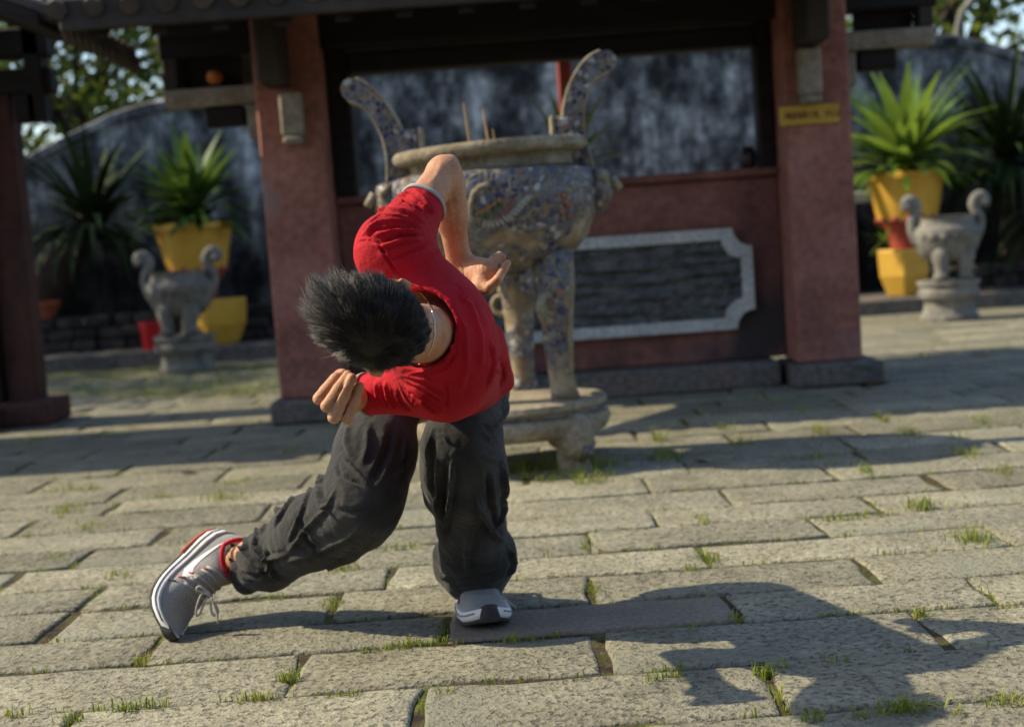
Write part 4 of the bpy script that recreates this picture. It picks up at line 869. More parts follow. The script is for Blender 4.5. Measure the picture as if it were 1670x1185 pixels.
# ---------------------------------------------------------------- soft-body modelling: distance fields meshed by surface nets
def A(v): return np.array(v, dtype=np.float32)
class Field:
    def __init__(s, lo, hi, h):
        s.lo = A(lo); s.h = h; s.n = [int(math.ceil((b - a) / h)) + 1 for a, b in zip(lo, hi)]
        g = np.meshgrid(*[np.arange(n, dtype=np.float32) * h + l for n, l in zip(s.n, lo)], indexing='ij')
        s.X, s.Y, s.Z = g; s.F = np.full(s.n, 9.0, dtype=np.float32)
    def rel(s, c): return s.X - c[0], s.Y - c[1], s.Z - c[2]
    def cone(s, a, b, ra, rb):
        a, b = A(a), A(b); d = b - a; L2 = float(d @ d) + 1e-12; x, y, z = s.rel(a)
        t = np.clip((x * d[0] + y * d[1] + z * d[2]) / L2, 0, 1)
        return np.sqrt((x - t * d[0]) ** 2 + (y - t * d[1]) ** 2 + (z - t * d[2]) ** 2) - (ra + (rb - ra) * t)
    def econe(s, a, b, ra, rb, n, k):
        """cone squeezed by k along direction n"""
        a, b, n = A(a), A(b), A(n); n = n / np.linalg.norm(n); d = b - a
        x, y, z = s.rel(a); e = (x * n[0] + y * n[1] + z * n[2]) * (1 / k - 1)
        x, y, z = x + e * n[0], y + e * n[1], z + e * n[2]; d = d + n * float(d @ n) * (1 / k - 1); L2 = float(d @ d) + 1e-12
        t = np.clip((x * d[0] + y * d[1] + z * d[2]) / L2, 0, 1)
        return (np.sqrt((x - t * d[0]) ** 2 + (y - t * d[1]) ** 2 + (z - t * d[2]) ** 2) - (ra + (rb - ra) * t)) * (k if k < 1 else 1)
    def ell(s, c, ax, r):
        """ellipsoid: ax three unit axes, r three radii"""
        x, y, z = s.rel(c); q = [(x * u[0] + y * u[1] + z * u[2]) for u in ax]
        k0 = np.sqrt(sum((a / b) ** 2 for a, b in zip(q, r))); k1 = np.sqrt(sum((a / (b * b)) ** 2 for a, b in zip(q, r))) + 1e-6
        return k0 * (k0 - 1) / k1
    def plane(s, c, n):
        n = A(n); n = n / np.linalg.norm(n); x, y, z = s.rel(c); return x * n[0] + y * n[1] + z * n[2]
    def add(s, d, k=.02):
        if k <= 0: s.F = np.minimum(s.F, d); return s
        h = np.clip(.5 + .5 * (s.F - d) / k, 0, 1); s.F = s.F * (1 - h) + d * h - k * h * (1 - h); return s
    def cut(s, d, k=.004):                 # keep only where d < 0
        h = np.clip(.5 - .5 * (s.F - d) / k, 0, 1); s.F = s.F * (1 - h) + d * h + k * h * (1 - h); return s
    def mesh(s):
        F = s.F; S = F < 0; nx, ny, nz = F.shape
        c = np.zeros((nx - 1, ny - 1, nz - 1), np.int8)
        for i in (0, 1):
            for j in (0, 1):
                for k in (0, 1): c += S[i:nx - 1 + i, j:ny - 1 + j, k:nz - 1 + k]
        act = np.argwhere((c > 0) & (c < 8)); idx = -np.ones(c.shape, np.int64); idx[tuple(act.T)] = np.arange(len(act))
        P = np.zeros((len(act), 3)); N = np.zeros(len(act))
        cor = [(i, j, k) for i in (0, 1) for j in (0, 1) for k in (0, 1)]
        for a in range(8):
            for b in range(a + 1, 8):
                if sum(x != y for x, y in zip(cor[a], cor[b])) != 1: continue
                fa = F[act[:, 0] + cor[a][0], act[:, 1] + cor[a][1], act[:, 2] + cor[a][2]]; fb = F[act[:, 0] + cor[b][0], act[:, 1] + cor[b][1], act[:, 2] + cor[b][2]]
                m = (fa < 0) != (fb < 0); t = np.where(m, fa / np.where(m, fa - fb, 1), 0)
                q = np.array(cor[a])[None] + t[:, None] * (np.array(cor[b]) - np.array(cor[a]))[None]
                P[m] += q[m]; N[m] += 1
        V = (act + P / np.maximum(N, 1)[:, None]) * s.h + s.lo
        fs = []
        for ax in range(3):
            o = [0, 0, 0]; o[ax] = 1; sl0 = [slice(1, -1)] * 3; sl0[ax] = slice(0, -1)
            full = np.zeros(F.shape, bool); d = np.diff(S.astype(np.int8), axis=ax); e = np.argwhere(d != 0)
            u, v = (ax + 1) % 3, (ax + 2) % 3
            ok = (e[:, u] > 0) & (e[:, v] > 0) & (e[:, u] < F.shape[u] - 1) & (e[:, v] < F.shape[v] - 1); e = e[ok]; sg = d[tuple(e.T)]
            def cell(du, dv): q = e.copy(); q[:, u] += du; q[:, v] += dv; return idx[tuple(q.T)]
            Q = np.stack([cell(-1, -1), cell(0, -1), cell(0, 0), cell(-1, 0)], 1)
            Q[sg > 0] = Q[sg > 0][:, ::-1]; fs.append(Q)
        Q = np.concatenate(fs); return V, Q[(Q >= 0).all(1)]
def relax(V, Q, it=2, lam=.5):
    E = np.concatenate([Q[:, [0, 1]], Q[:, [1, 2]], Q[:, [2, 3]], Q[:, [3, 0]]]); E = np.concatenate([E, E[:, ::-1]])
    deg = np.bincount(E[:, 0], minlength=len(V)).astype(float)
    for _ in range(it):
        for l in (lam, -lam * .92):
            S_ = np.stack([np.bincount(E[:, 0], weights=V[E[:, 1], k], minlength=len(V)) for k in range(3)], 1)
            V = V + l * (S_ / np.maximum(deg, 1)[:, None] - V)
    return V
def vnormals(V, Q):
    n = np.cross(V[Q[:, 2]] - V[Q[:, 0]], V[Q[:, 3]] - V[Q[:, 1]]); N = np.zeros_like(V)
    for k in range(4):
        for c in range(3): N[:, c] += np.bincount(Q[:, k], weights=n[:, c], minlength=len(V))
    return N / (np.linalg.norm(N, axis=1, keepdims=True) + 1e-12)
def sculpt(V, Q, strokes, FOLD=1.0):
    """press folds into a surface: each stroke is a pixel line laid on the mesh, (points, width, height)"""
    bv = BVHTree.FromPolygons([Vector(p) for p in V], [tuple(int(i) for i in q) for q in Q]); N = vnormals(V, Q); D = np.zeros(len(V))
    for pts, w, h in strokes:
        fine_ = []
        for (x0, y0), (x1, y1) in zip(pts, pts[1:]):
            n = max(2, int(math.hypot(x1 - x0, y1 - y0) / 3))
            fine_ += [(x0 + (x1 - x0) * i / n, y0 + (y1 - y0) * i / n) for i in range(n)]
        fine_.append(pts[-1]); hit = []
        for i, p in enumerate(fine_):
            hh = bv.ray_cast(CAM_P, ray(*p).normalized())
            if hh[0] is not None: hit.append((hh[0], i / max(1, len(fine_) - 1)))
        if len(hit) < 2: continue
        H = np.array([q[0] for q in hit]); T = np.array([q[1] for q in hit])
        lo, hi = H.min(0) - 3 * w, H.max(0) + 3 * w; near = np.where(((V > lo) & (V < hi)).all(1))[0]
        if len(near) == 0: continue
        d2 = ((V[near][:, None] - H[None]) ** 2).sum(2); j = d2.argmin(1); d = np.sqrt(d2[np.arange(len(near)), j])
        tap = np.clip(np.minimum(T[j], 1 - T[j]) * 5 + .15, 0, 1)
        D[near] += h * FOLD * tap * (np.exp(-(d / w) ** 2) - .45 * np.exp(-(d / (2.1 * w)) ** 2))
    return V + N * D[:, None]
def wrinkle(V, Q, seed, amp, freq, axis, aniso=.35):
    """shallow random cloth folds"""
    r = np.random.default_rng(seed); N = vnormals(V, Q); a = A(axis) / np.linalg.norm(axis); D = np.zeros(len(V))
    for _ in range(14):
        k = r.normal(size=3); k -= a * (k @ a) * (1 - 1); k = k / np.linalg.norm(k) * freq * r.uniform(.5, 1.6); k = k * aniso + a * (k @ a) * (1 - aniso)
        ph = r.uniform(0, 6.28); w2 = r.normal(size=3) * freq * .3; D += (1 - np.abs(np.sin(V @ k + ph + 1.3 * np.sin(V @ w2)))) ** 2 - .3
    return V + N * (D / 14 * amp)[:, None]
def link_net(name, V, Q, m, parent, off=None):
    o_ = ROOT.get(parent.name, Vector((0, 0, 0))); me = bpy.data.meshes.new(name)
    me.vertices.add(len(V)); me.vertices.foreach_set('co', (V - np.array(o_)).astype(np.float32).ravel())
    me.loops.add(Q.size); me.loops.foreach_set('vertex_index', Q.astype(np.int32).ravel())
    me.polygons.add(len(Q)); me.polygons.foreach_set('loop_start', np.arange(0, Q.size, 4, dtype=np.int32)); me.polygons.foreach_set('loop_total', np.full(len(Q), 4, np.int32))
    me.polygons.foreach_set('use_smooth', np.ones(len(Q), bool)); me.update(calc_edges=True); me.validate()
    return link_mesh(name, me, parent, m)
def pxm(px, d): return px * d / FPX
def bounds(pts, pad): a = np.array([list(p) for p in pts]); return a.min(0) - pad, a.max(0) + pad

# ---------------------------------------------------------------- materials of the figure
def cloth(name, c1, c2, rough, weave, sheen, streak=None):
    m = bpy.data.materials.new(name); m.use_nodes = True; t = m.node_tree; L = t.links.new; p = t.nodes['Principled BSDF']; tc = _n(t, 'ShaderNodeTexCoord')
    n1 = _n(t, 'ShaderNodeTexNoise'); n1.inputs['Scale'].default_value = 11; n1.inputs['Detail'].default_value = 6; L(tc.outputs['Object'], n1.inputs['Vector'])
    r = ramp_node(t, [(.35, c1), (.68, c2)]); L(n1.outputs[0], r.inputs[0]); col = r.outputs[0]
    n2 = _n(t, 'ShaderNodeTexNoise'); n2.inputs['Scale'].default_value = weave; n2.inputs['Detail'].default_value = 2; L(tc.outputs['Object'], n2.inputs['Vector'])
    r2 = ramp_node(t, [(.3, .78), (.7, 1.0)]); L(n2.outputs[0], r2.inputs[0])
    mx = _n(t, 'ShaderNodeMix', data_type='RGBA', blend_type='MULTIPLY'); mx.inputs[0].default_value = 1; L(col, mx.inputs[6]); L(r2.outputs[0], mx.inputs[7]); L(mx.outputs[2], p.inputs['Base Color'])
    p.inputs['Roughness'].default_value = rough; p.inputs['Specular IOR Level'].default_value = .2; p.inputs['Sheen Weight'].default_value = sheen; p.inputs['Sheen Roughness'].default_value = .5
    if streak: p.inputs['Sheen Tint'].default_value = (*streak, 1)
    n3 = _n(t, 'ShaderNodeTexNoise'); n3.inputs['Scale'].default_value = 45; n3.inputs['Detail'].default_value = 5; L(tc.outputs['Object'], n3.inputs['Vector'])
    b = _n(t, 'ShaderNodeBump'); b.inputs['Strength'].default_value = .5; b.inputs['Distance'].default_value = .0012; L(n2.outputs[0], b.inputs['Height'])
    b2 = _n(t, 'ShaderNodeBump'); b2.inputs['Strength'].default_value = .8; b2.inputs['Distance'].default_value = .006; L(n3.outputs[0], b2.inputs['Height']); L(b.outputs[0], b2.inputs['Normal']); L(b2.outputs[0], p.inputs['Normal'])
    return m
M_SHIRT = cloth('red_jersey', (.34, .002, .009), (.45, .004, .016), .8, 900, .10, (1, .3, .3))
M_TROUS = cloth('washed_black_cotton', (.018, .0175, .017), (.046, .045, .043), .9, 1100, .16, (.8, .8, .8))
M_CUFF = mat('grey_rib_cuff', [(.3, (.28, .275, .26)), (.7, (.38, .375, .35))], scale=60, rough=.9, bump=.5, bscale=700, bdist=.001)
M_SKIN = mat('skin', [(.3, (.40, .185, .092)), (.5, (.48, .24, .13)), (.7, (.54, .29, .17))], scale=22, rough=.55, bump=.7, bscale=320, bdist=.0015, spec=.3, sss=.06, bump2=(55, .45, .004), fine=(160, .22), spots=(34, .60, (.50, .20, .12)))
M_HAIR = mat('black_hair', [(.3, (.014, .010, .0075)), (.7, (.036, .026, .019))], scale=60, rough=.45, bump=0, spec=.38)
def hair_material():
    t = M_HAIR.node_tree; p = t.nodes['Principled BSDF']; g = _n(t, 'ShaderNodeNewGeometry'); r = ramp_node(t, [(0.0, (.004, .003, .0025)), (.6, (.012, .0085, .0065)), (.9, (.026, .018, .013)), (1.0, (.055, .04, .028))])
    t.links.new(g.outputs['Random Per Island'], r.inputs[0]); t.links.new(r.outputs[0], p.inputs['Base Color'])
hair_material()
M_SCALP = mat('hair_root_shade', [(.3, (.012, .009, .008)), (.7, (.02, .015, .012))], scale=60, rough=.8, bump=.3)
M_SILVER = bpy.data.materials.new('silver_chain'); M_SILVER.use_nodes = True
_p = M_SILVER.node_tree.nodes['Principled BSDF']; _p.inputs['Base Color'].default_value = (.62, .56, .45, 1); _p.inputs['Metallic'].default_value = 1; _p.inputs['Roughness'].default_value = .28
M_NAIL = mat('finger_nail', [(.3, (.55, .33, .25)), (.7, (.62, .40, .31))], scale=40, rough=.3, bump=0, spec=.5)

person = thing('person', (W(700, 1000, 3.2).x, 3.2, 0), 'person in a red shirt and baggy black trousers bent far forward in a low stance', 'person')

# joints: pixel of the photograph plus the depth the pose gives it
DX = 0.0
PV = W(752, 622, 3.34); CH = W(728, 556, 2.93); NB = W(716, 540, 2.79)
SR, ER, WR_ = W(640, 408, 2.80), W(724, 282, 2.97), W(750, 436, 3.06)           # right arm: raised elbow, hand behind the back
SL, EL, WL = W(722, 622, 2.82), W(582, 646, 2.90), W(564, 652, 2.68)            # left arm: elbow forward, fist under the face
HC = W(612, 527, 2.54)
VIEW = (W(835, 592, 1) - CAM_P).normalized()
RIGHT = Vector((CAM_M.col[0])).normalized(); UPV = Vector((CAM_M.col[1])).normalized(); TOW = -VIEW
def img(dx, dy, dz=0.0): return (RIGHT * dx - UPV * dy + TOW * dz)               # direction from image right / image down / towards the camera

# ---- shirt
sh_axis = (SR - SL).normalized(); sp_axis = (NB - PV).normalized(); nrm_t = sp_axis.cross(sh_axis).normalized()
lo, hi = bounds([PV, SR, ER, SL, EL, NB, W(835, 640, 3.2)], .14); lo[1] -= .03
f = Field(lo, hi, .0034)
torso_a, torso_b = NB.lerp(PV, .06), NB.lerp(PV, .86)
f.add(f.econe(torso_a, torso_b, .150, .128, nrm_t, .74), 0)
f.add(f.cone(SL, SR, .060, .062), .06)
f.add(f.cone(W(660, 450, 2.82), W(728, 600, 2.80), .060, .070), .05)                     # upper back
CR = SR.lerp(ER, .58); CL = SL.lerp(EL, .90)
slv = f.cone(SR, SR.lerp(ER, .70), .073, .041); slv = np.maximum(slv, f.plane(CR, ER - SR)); f.add(slv, .035)
slv = f.cone(SL, SL.lerp(EL, .95), .070, .039); slv = np.maximum(slv, f.plane(CL, EL - SL)); f.add(slv, .035)
f.add(f.econe(W(806, 545, 3.05), W(821, 622, 3.22), .020, .026, img(0, 0, 1), 1.6), .03)  # shirt tail bunched at the waist
neck_in = W(655, 540, 2.66)
hole = f.cone(W(640, 535, 2.50), W(704, 538, 2.84), .076, .073)
body_f = f.F.copy() + .010
f.cut(-hole, .006)
Vs, Qs = f.mesh(); Vs = relax(Vs, Qs, 3)
SHIRT_STROKES = [
    # folds of the raised sleeve, fanning from the armpit to the outer edge
    ([(692, 360), (660, 345), (628, 340), (604, 352)], .007, .0065), ([(690, 370), (655, 360), (618, 362), (590, 384)], .007, .007), ([(684, 378), (645, 376), (610, 384)], .006, .006),
    ([(676, 338), (650, 326), (622, 333)], .006, .005), ([(697, 352), (684, 330), (664, 316), (640, 322)], .006, .006), ([(700, 342), (690, 322), (676, 308)], .006, .005), ([(705, 352), (704, 338)], .006, .006),
    ([(688, 388), (655, 392), (622, 402), (606, 398)], .006, .005), ([(704, 392), (672, 402), (640, 408)], .006, .004), ([(616, 394), (630, 420), (652, 450)], .004, -.0045), ([(582, 392), (600, 388), (616, 394)], .004, .003),
    ([(720, 408), (690, 420), (660, 436)], .008, .004),
    # neck rib
    ([(652, 458), (680, 466), (705, 484), (725, 512), (738, 545), (736, 572), (722, 592), (695, 604), (660, 612), (640, 618)], .0045, .0042),
    ([(690, 462), (716, 484), (736, 512), (747, 545), (744, 578), (728, 600), (700, 612), (668, 618)], .0032, -.0030),
    # folds of the lower sleeve
    ([(655, 626), (680, 640), (706, 660), (722, 676)], .006, .006), ([(662, 640), (688, 656), (712, 676)], .005, .006), ([(645, 632), (652, 655), (668, 672)], .006, .0055), ([(628, 624), (632, 648), (646, 668)], .006, .006),
    ([(612, 622), (614, 645), (622, 664)], .006, .005), ([(668, 622), (700, 634), (724, 648)], .006, .004), ([(664, 632), (676, 655), (672, 662)], .004, -.004), ([(726, 618), (731, 645), (729, 672)], .004, -.003), ([(660, 614), (690, 618), (716, 624)], .006, .004),
    # hollows between the folds
    ([(690, 365), (655, 352), (620, 350), (598, 366)], .005, -.005), ([(682, 374), (648, 368), (612, 374), (594, 392)], .005, -.005), ([(690, 345), (664, 330), (634, 332)], .005, -.005), ([(698, 345), (686, 326), (668, 312)], .005, -.004), ([(690, 382), (655, 384), (620, 394)], .005, -.005),
    ([(700, 398), (668, 410), (640, 424)], .006, -.004), ([(652, 628), (664, 650), (680, 668)], .005, -.005), ([(636, 628), (641, 650), (655, 668)], .005, -.005), ([(620, 624), (623, 646), (634, 666)], .005, -.005), ([(660, 634), (684, 648), (710, 668)], .004, -.005), ([(664, 626), (694, 640), (722, 658)], .005, -.004),
    # broad soft creases over the back
    ([(745, 470), (770, 500), (785, 545), (786, 600)], .012, .0035), ([(742, 500), (760, 540), (762, 600), (745, 650)], .012, .003), ([(800, 555), (806, 590), (796, 630)], .006, .006), ([(812, 580), (822, 600), (822, 625)], .006, .006), ([(806, 600), (818, 612), (816, 634)], .005, .005),
    ([(800, 615), (824, 590)], .004, -.004), ([(748, 462), (758, 480), (757, 500)], .006, .003)]
Vs = sculpt(Vs, Qs, [(p, w * .72, h) for p, w, h in SHIRT_STROKES], 2.3); Vs = wrinkle(Vs, Qs, 4, .006, 60, sh_axis)
shirt = link_net('shirt', Vs, Qs, M_SHIRT, person); shirt['label'] = 'short-sleeved red jersey with grey cuffs'
def ring(c, ax, r, m, name, parent, w=.010, th=.0035, nsq=None, sq=1.0):
    ax = Vector(ax).normalized(); u = (Vector(nsq) - ax * ax.dot(Vector(nsq))).normalized() if nsq else ax.orthogonal().normalized(); v = ax.cross(u); b = MB(); vs = []; n = 40
    for i in range(n):
        a = 6.28318 * i / n; d = u * math.cos(a) * sq + v * math.sin(a); rr = r * (1 + .02 * math.sin(5 * a))
        for da, dr in ((-w / 2, -th), (-w / 2, th), (0, th * 1.5), (w / 2, th), (w / 2, -th)): vs.append(c + d * (rr + dr) + ax * da)
    b.add(vs, [(i * 5 + k, ((i + 1) % n) * 5 + k, ((i + 1) % n) * 5 + (k + 1) % 5, i * 5 + (k + 1) % 5) for i in range(n) for k in range(5)])
    return b.build(name, m, parent, smooth=True)
ring(CR, ER - SR, .0475, M_CUFF, 'cuff', shirt, w=.009, th=.0022)
ring(CL, EL - SL, .0435, M_CUFF, 'cuff', shirt, w=.009, th=.0022)

# ---- trousers
HF, KF, AF = W(764, 640, 3.34), W(752, 728, 3.04), W(780, 935, 3.31)            # front (left) leg
HB, KB_, AB = W(628, 655, 3.28), W(590, 815, 3.10), W(378, 926, 3.36)           # rear (right) leg
lo, hi = bounds([PV, HF, KF, AF, HB, KB_, AB], .15); lo[2] = max(lo[2], .02)
f = Field(lo, hi, .0045)
f.add(f.econe(W(690, 622, 3.36), W(756, 622, 3.36), .092, .098, img(0, 0, 1), 1.0), 0)
f.add(f.cone(W(785, 635, 3.32), W(810, 664, 3.28), .050, .022), .03)
f.add(f.cone(HF, W(760, 700, 3.10), .088, .074), .05)
f.add(f.cone(W(760, 700, 3.10), KF, .074, .078), .03)
f.add(f.cone(KF, W(757, 775, 3.08), .082, .088), .04); f.add(f.cone(W(757, 775, 3.08), W(768, 850, 3.18), .088, .074), .04)
f.add(f.cone(W(768, 850, 3.18), W(777, 905, 3.25), .070, .084), .04); f.add(f.cone(W(777, 905, 3.25), W(776, 930, 3.28), .086, .080), .03); f.add(f.cone(W(776, 930, 3.28), W(785, 955, 3.31), .080, .048), .02)
f.add(f.cone(W(704, 762, 3.10), W(712, 812, 3.14), .022, .030), .022); f.add(f.cone(W(812, 768, 3.12), W(810, 830, 3.18), .020, .022), .016); f.add(f.cone(W(816, 898, 3.26), W(826, 916, 3.28), .03, .026), .025); f.add(f.cone(W(722, 905, 3.26), W(724, 930, 3.28), .022, .022), .025)
f.add(f.cone(HB, W(611, 735, 3.18), .084, .084), .04); f.add(f.cone(W(612, 735, 3.18), KB_, .086, .086), .04)
f.add(f.cone(W(628, 750, 3.2), W(600, 850, 3.16), .048, .045), .05); f.add(f.cone(W(580, 850, 3.14), W(560, 885, 3.2), .06, .05), .05)
f.add(f.cone(KB_, W(505, 868, 3.22), .086, .080), .04); f.add(f.cone(W(505, 868, 3.22), W(440, 912, 3.30), .080, .070), .04); f.add(f.cone(W(440, 912, 3.30), W(410, 924, 3.335), .070, .055), .03)
f.add(f.cone(W(384, 892, 3.355), W(400, 952, 3.335), .020, .024), .03)
f.cut(-f.cone(AB, W(360, 930, 3.38), .040, .045), .006)
f.cut(-f.plane(W(372, 922, 3.36), W(372, 922, 3.36) - W(440, 905, 3.30)) * -1, .01) if False else None
Vt, Qt = f.mesh(); Vt = relax(Vt, Qt, 3)
TR_STROKES = [
    # rear leg
    ([(556, 740), (580, 768), (600, 790), (607, 798)], .007, .007), ([(549, 755), (556, 775), (590, 790)], .006, -.005), ([(530, 765), (520, 790), (523, 815), (540, 838)], .008, .009), ([(520, 772), (505, 800), (485, 850), (470, 880)], .007, .006), ([(500, 785), (470, 820), (445, 860)], .006, .007),
    ([(545, 800), (530, 830), (500, 860), (470, 900)], .008, .006), ([(470, 810), (440, 845), (420, 875)], .007, .007), ([(420, 850), (415, 890), (430, 912), (470, 905)], .007, .009), ([(400, 872), (398, 900), (415, 920), (440, 930)], .007, .009), ([(385, 880), (375, 905), (385, 930), (410, 950)], .006, .008),
    ([(430, 895), (440, 935), (460, 950)], .008, .007), ([(600, 850), (560, 880), (500, 905), (450, 920)], .009, .006), ([(612, 860), (580, 905), (520, 935)], .008, .006), ([(640, 700), (630, 740), (605, 790)], .012, -.006), ([(568, 690), (563, 720), (572, 745)], .01, .004), ([(600, 690), (598, 730), (588, 760)], .012, .005),
    ([(660, 715), (655, 760), (640, 785)], .008, .006), ([(664, 740), (650, 768)], .006, -.005), ([(550, 830), (575, 836), (600, 828)], .009, -.005), ([(490, 850), (500, 880), (520, 900)], .008, -.005), ([(395, 935), (420, 940), (450, 930)], .007, -.006), ([(365, 893), (380, 890), (397, 893), (402, 905)], .006, .007),
    # front leg
    ([(705, 700), (700, 730), (702, 790), (716, 830), (722, 862)], .008, .010), ([(712, 745), (712, 800), (720, 840)], .007, .007), ([(738, 750), (735, 800), (728, 850), (722, 885)], .007, .012), ([(727, 755), (722, 800), (720, 845)], .008, -.009), ([(780, 800), (788, 840), (806, 868), (822, 885)], .008, .009),
    ([(818, 755), (824, 800), (815, 860)], .007, .009), ([(795, 770), (800, 820), (812, 862)], .009, -.008), ([(790, 744), (806, 750), (822, 752)], .006, .006), ([(716, 940), (745, 950), (775, 948)], .006, .007), ([(830, 895), (840, 915), (830, 940)], .008, .008), ([(740, 945), (770, 930), (815, 925)], .008, .005), ([(800, 940), (826, 930)], .006, .007),
    ([(735, 735), (745, 742)], .014, .005), ([(712, 706), (724, 712), (732, 722)], .006, .005), ([(770, 860), (760, 900), (762, 935)], .010, .005), ([(790, 690), (806, 700), (814, 690)], .006, .005), ([(786, 705), (800, 716), (812, 712)], .006, .005), ([(815, 655), (826, 672), (812, 690)], .006, .005)]
Vt = sculpt(Vt, Qt, [(p, w * .8, h) for p, w, h in TR_STROKES], 2.6); Vt = wrinkle(Vt, Qt, 9, .011, 44, (W(590, 815, 3.1) - W(390, 926, 3.3)))
trous = link_net('trousers', Vt, Qt, M_TROUS, person); trous['label'] = 'baggy washed black cotton trousers gathered at the ankles'

# ---- body: head, neck, arms, hands, shins as one mesh
parts_v = []; parts_q = []; base = 0
def body_add(V, Q):
    global base
    parts_v.append(V); parts_q.append(Q + base); base += len(V)
# head and neck
FWD = (img(-.93, -.30, 0) * .866 + VIEW * .5).normalized(); UPH = (TOW * .866 + img(-.93, -.30, 0) * .5); UPH = (UPH - FWD * UPH.dot(FWD)).normalized(); SIDE = UPH.cross(FWD).normalized() * -1   # SIDE = person's right
SIDE = FWD.cross(UPH).normalized()
def hp(fw, sd, up): return HC + FWD * fw + SIDE * sd + UPH * up
lo, hi = bounds([HC, NB, hp(.12, 0, -.16), SR, SL, PV], .13); lo[1] = HC.y - .14; f = Field(lo, hi, .0038); HA = (FWD, SIDE, UPH)
f.add(f.ell(hp(-.004, 0, .012), HA, (.096, .076, .098)), 0)
f.add(f.ell(hp(.030, 0, -.060), HA, (.066, .060, .085)), .04)           # face and jaw
f.add(f.cone(hp(.085, 0, -.010), hp(.108, 0, -.052), .010, .016), .012)      # nose
f.add(f.cone(hp(.078, -.03, .014), hp(.078, .03, .014), .014, .014), .02)    # brow
f.add(f.cone(hp(.088, -.018, -.088), hp(.088, .018, -.088), .008, .008), .01); f.add(f.cone(hp(.072, -.01, -.122), hp(.072, .01, -.122), .018, .018), .02)
for s in (-1, 1):
    f.cut(-f.ell(hp(.098, s * .032, -.012), HA, (.014, .016, .010)), .01); f.add(f.ell(hp(.080, s * .031, -.012), HA, (.012, .012, .011)), .004)
    f.add(f.ell(hp(-.004, s * .080, -.030), HA, (.017, .007, .031)), .008); f.add(f.cone(hp(-.018, s * .086, -.012), hp(-.016, s * .086, -.040), .006, .005), .006)
f.add(f.cone(hp(-.025, 0, -.055), NB.lerp(PV, .05), .054, .058), .02)
f.add(f.cone(NB.lerp(PV, .12), NB.lerp(PV, .25), .07, .10), .04); f.add(f.cone(W(685, 470, 2.84), W(722, 590, 2.84), .045, .05), .04)
f.add(f.econe(NB.lerp(PV, .16), torso_b, .128, .110, nrm_t, .70), .03); f.add(f.cone(SL, SR, .046, .048), .04)
V, Q = f.mesh(); body_add(relax(V, Q, 2), Q)
# right arm and open hand behind the back
HR = {k: W(*v) for k, v in dict(w=(752, 434, 3.06), p0=(766, 444, 3.05), p1=(788, 447, 3.02), k1=(793, 434, 3.02), k2=(796, 442, 3.0), k3=(796, 455, 3.0), i1=(806, 421, 3.03), i2=(815, 415, 3.05), m1=(808, 425, 3.01), m2=(820, 419, 3.02),
                                r1=(818, 436, 2.99), r2=(829, 420, 3.0), t0=(783, 468, 2.99), t1=(797, 470, 2.97), t2=(812, 455, 2.96), t3=(826, 432, 2.98), q1=(806, 448, 3.0)).items()}
lo, hi = bounds([SR.lerp(ER, .45), ER, WR_, HR['t3'], HR['t1'], HR['i2']], .065); f = Field(lo, hi, .0024)
f.add(f.cone(SR, ER, .045, .0335), 0); f.add(f.cone(ER, WR_, .034, .0245), .016); f.add(f.cone(ER.lerp(WR_, .15), ER.lerp(WR_, .45), .037, .033), .02)
       # point of the elbow
f.add(f.cone(ER, W(735, 264, 2.985), .030, .0145), .012)
f.add(f.econe(HR['w'], HR['p1'], .026, .031, img(0, 0, 1), .6), .016)
f.add(f.econe(HR['p0'], HR['k2'], .025, .022, img(0, 0, 1), .6), .012)
for ch in (('k1', 'i1', 'i2'), ('k2', 'm1', 'm2')):
    r0 = (.0098, .0088, .0075)
    for j in range(2): f.add(f.cone(HR[ch[j]], HR[ch[j + 1]], r0[j], r0[j + 1]), .003)
f.add(f.cone(HR['p1'], HR['t0'], .020, .016), .012); f.add(f.cone(HR['t0'], HR['t1'], .016, .0125), .012)
f.add(f.cone(HR['t1'], HR['t2'], .0115, .0095), .003); f.add(f.cone(HR['t2'], HR['t3'], .0095, .0075), .003)
f.add(f.cone(HR['t2'] + VIEW * .02, HR['t3'] + VIEW * .022 + img(2, -5) * .001, .0095, .008), .003); f.add(f.cone(HR['t1'] + VIEW * .015, HR['t2'] + VIEW * .02, .011, .0095), .005)
V, Q = f.mesh(); V = relax(V, Q, 2)
V = sculpt(V, Q, [([(776, 432), (779, 442)], .0022, -.0018), ([(782, 431), (785, 441)], .0022, -.0018), ([(788, 430), (790, 440)], .0022, -.0018), ([(770, 432), (772, 440)], .002, -.0014), ([(796, 455), (790, 468)], .003, -.0022), ([(752, 424), (756, 440), (757, 452)], .003, -.0025),
                  ([(806, 424), (810, 430)], .002, -.0014), ([(700, 300), (712, 285), (722, 262)], .006, .002), ([(735, 300), (742, 345), (745, 390)], .006, -.002), ([(712, 320), (725, 330)], .005, -.003)])
body_add(V, Q)
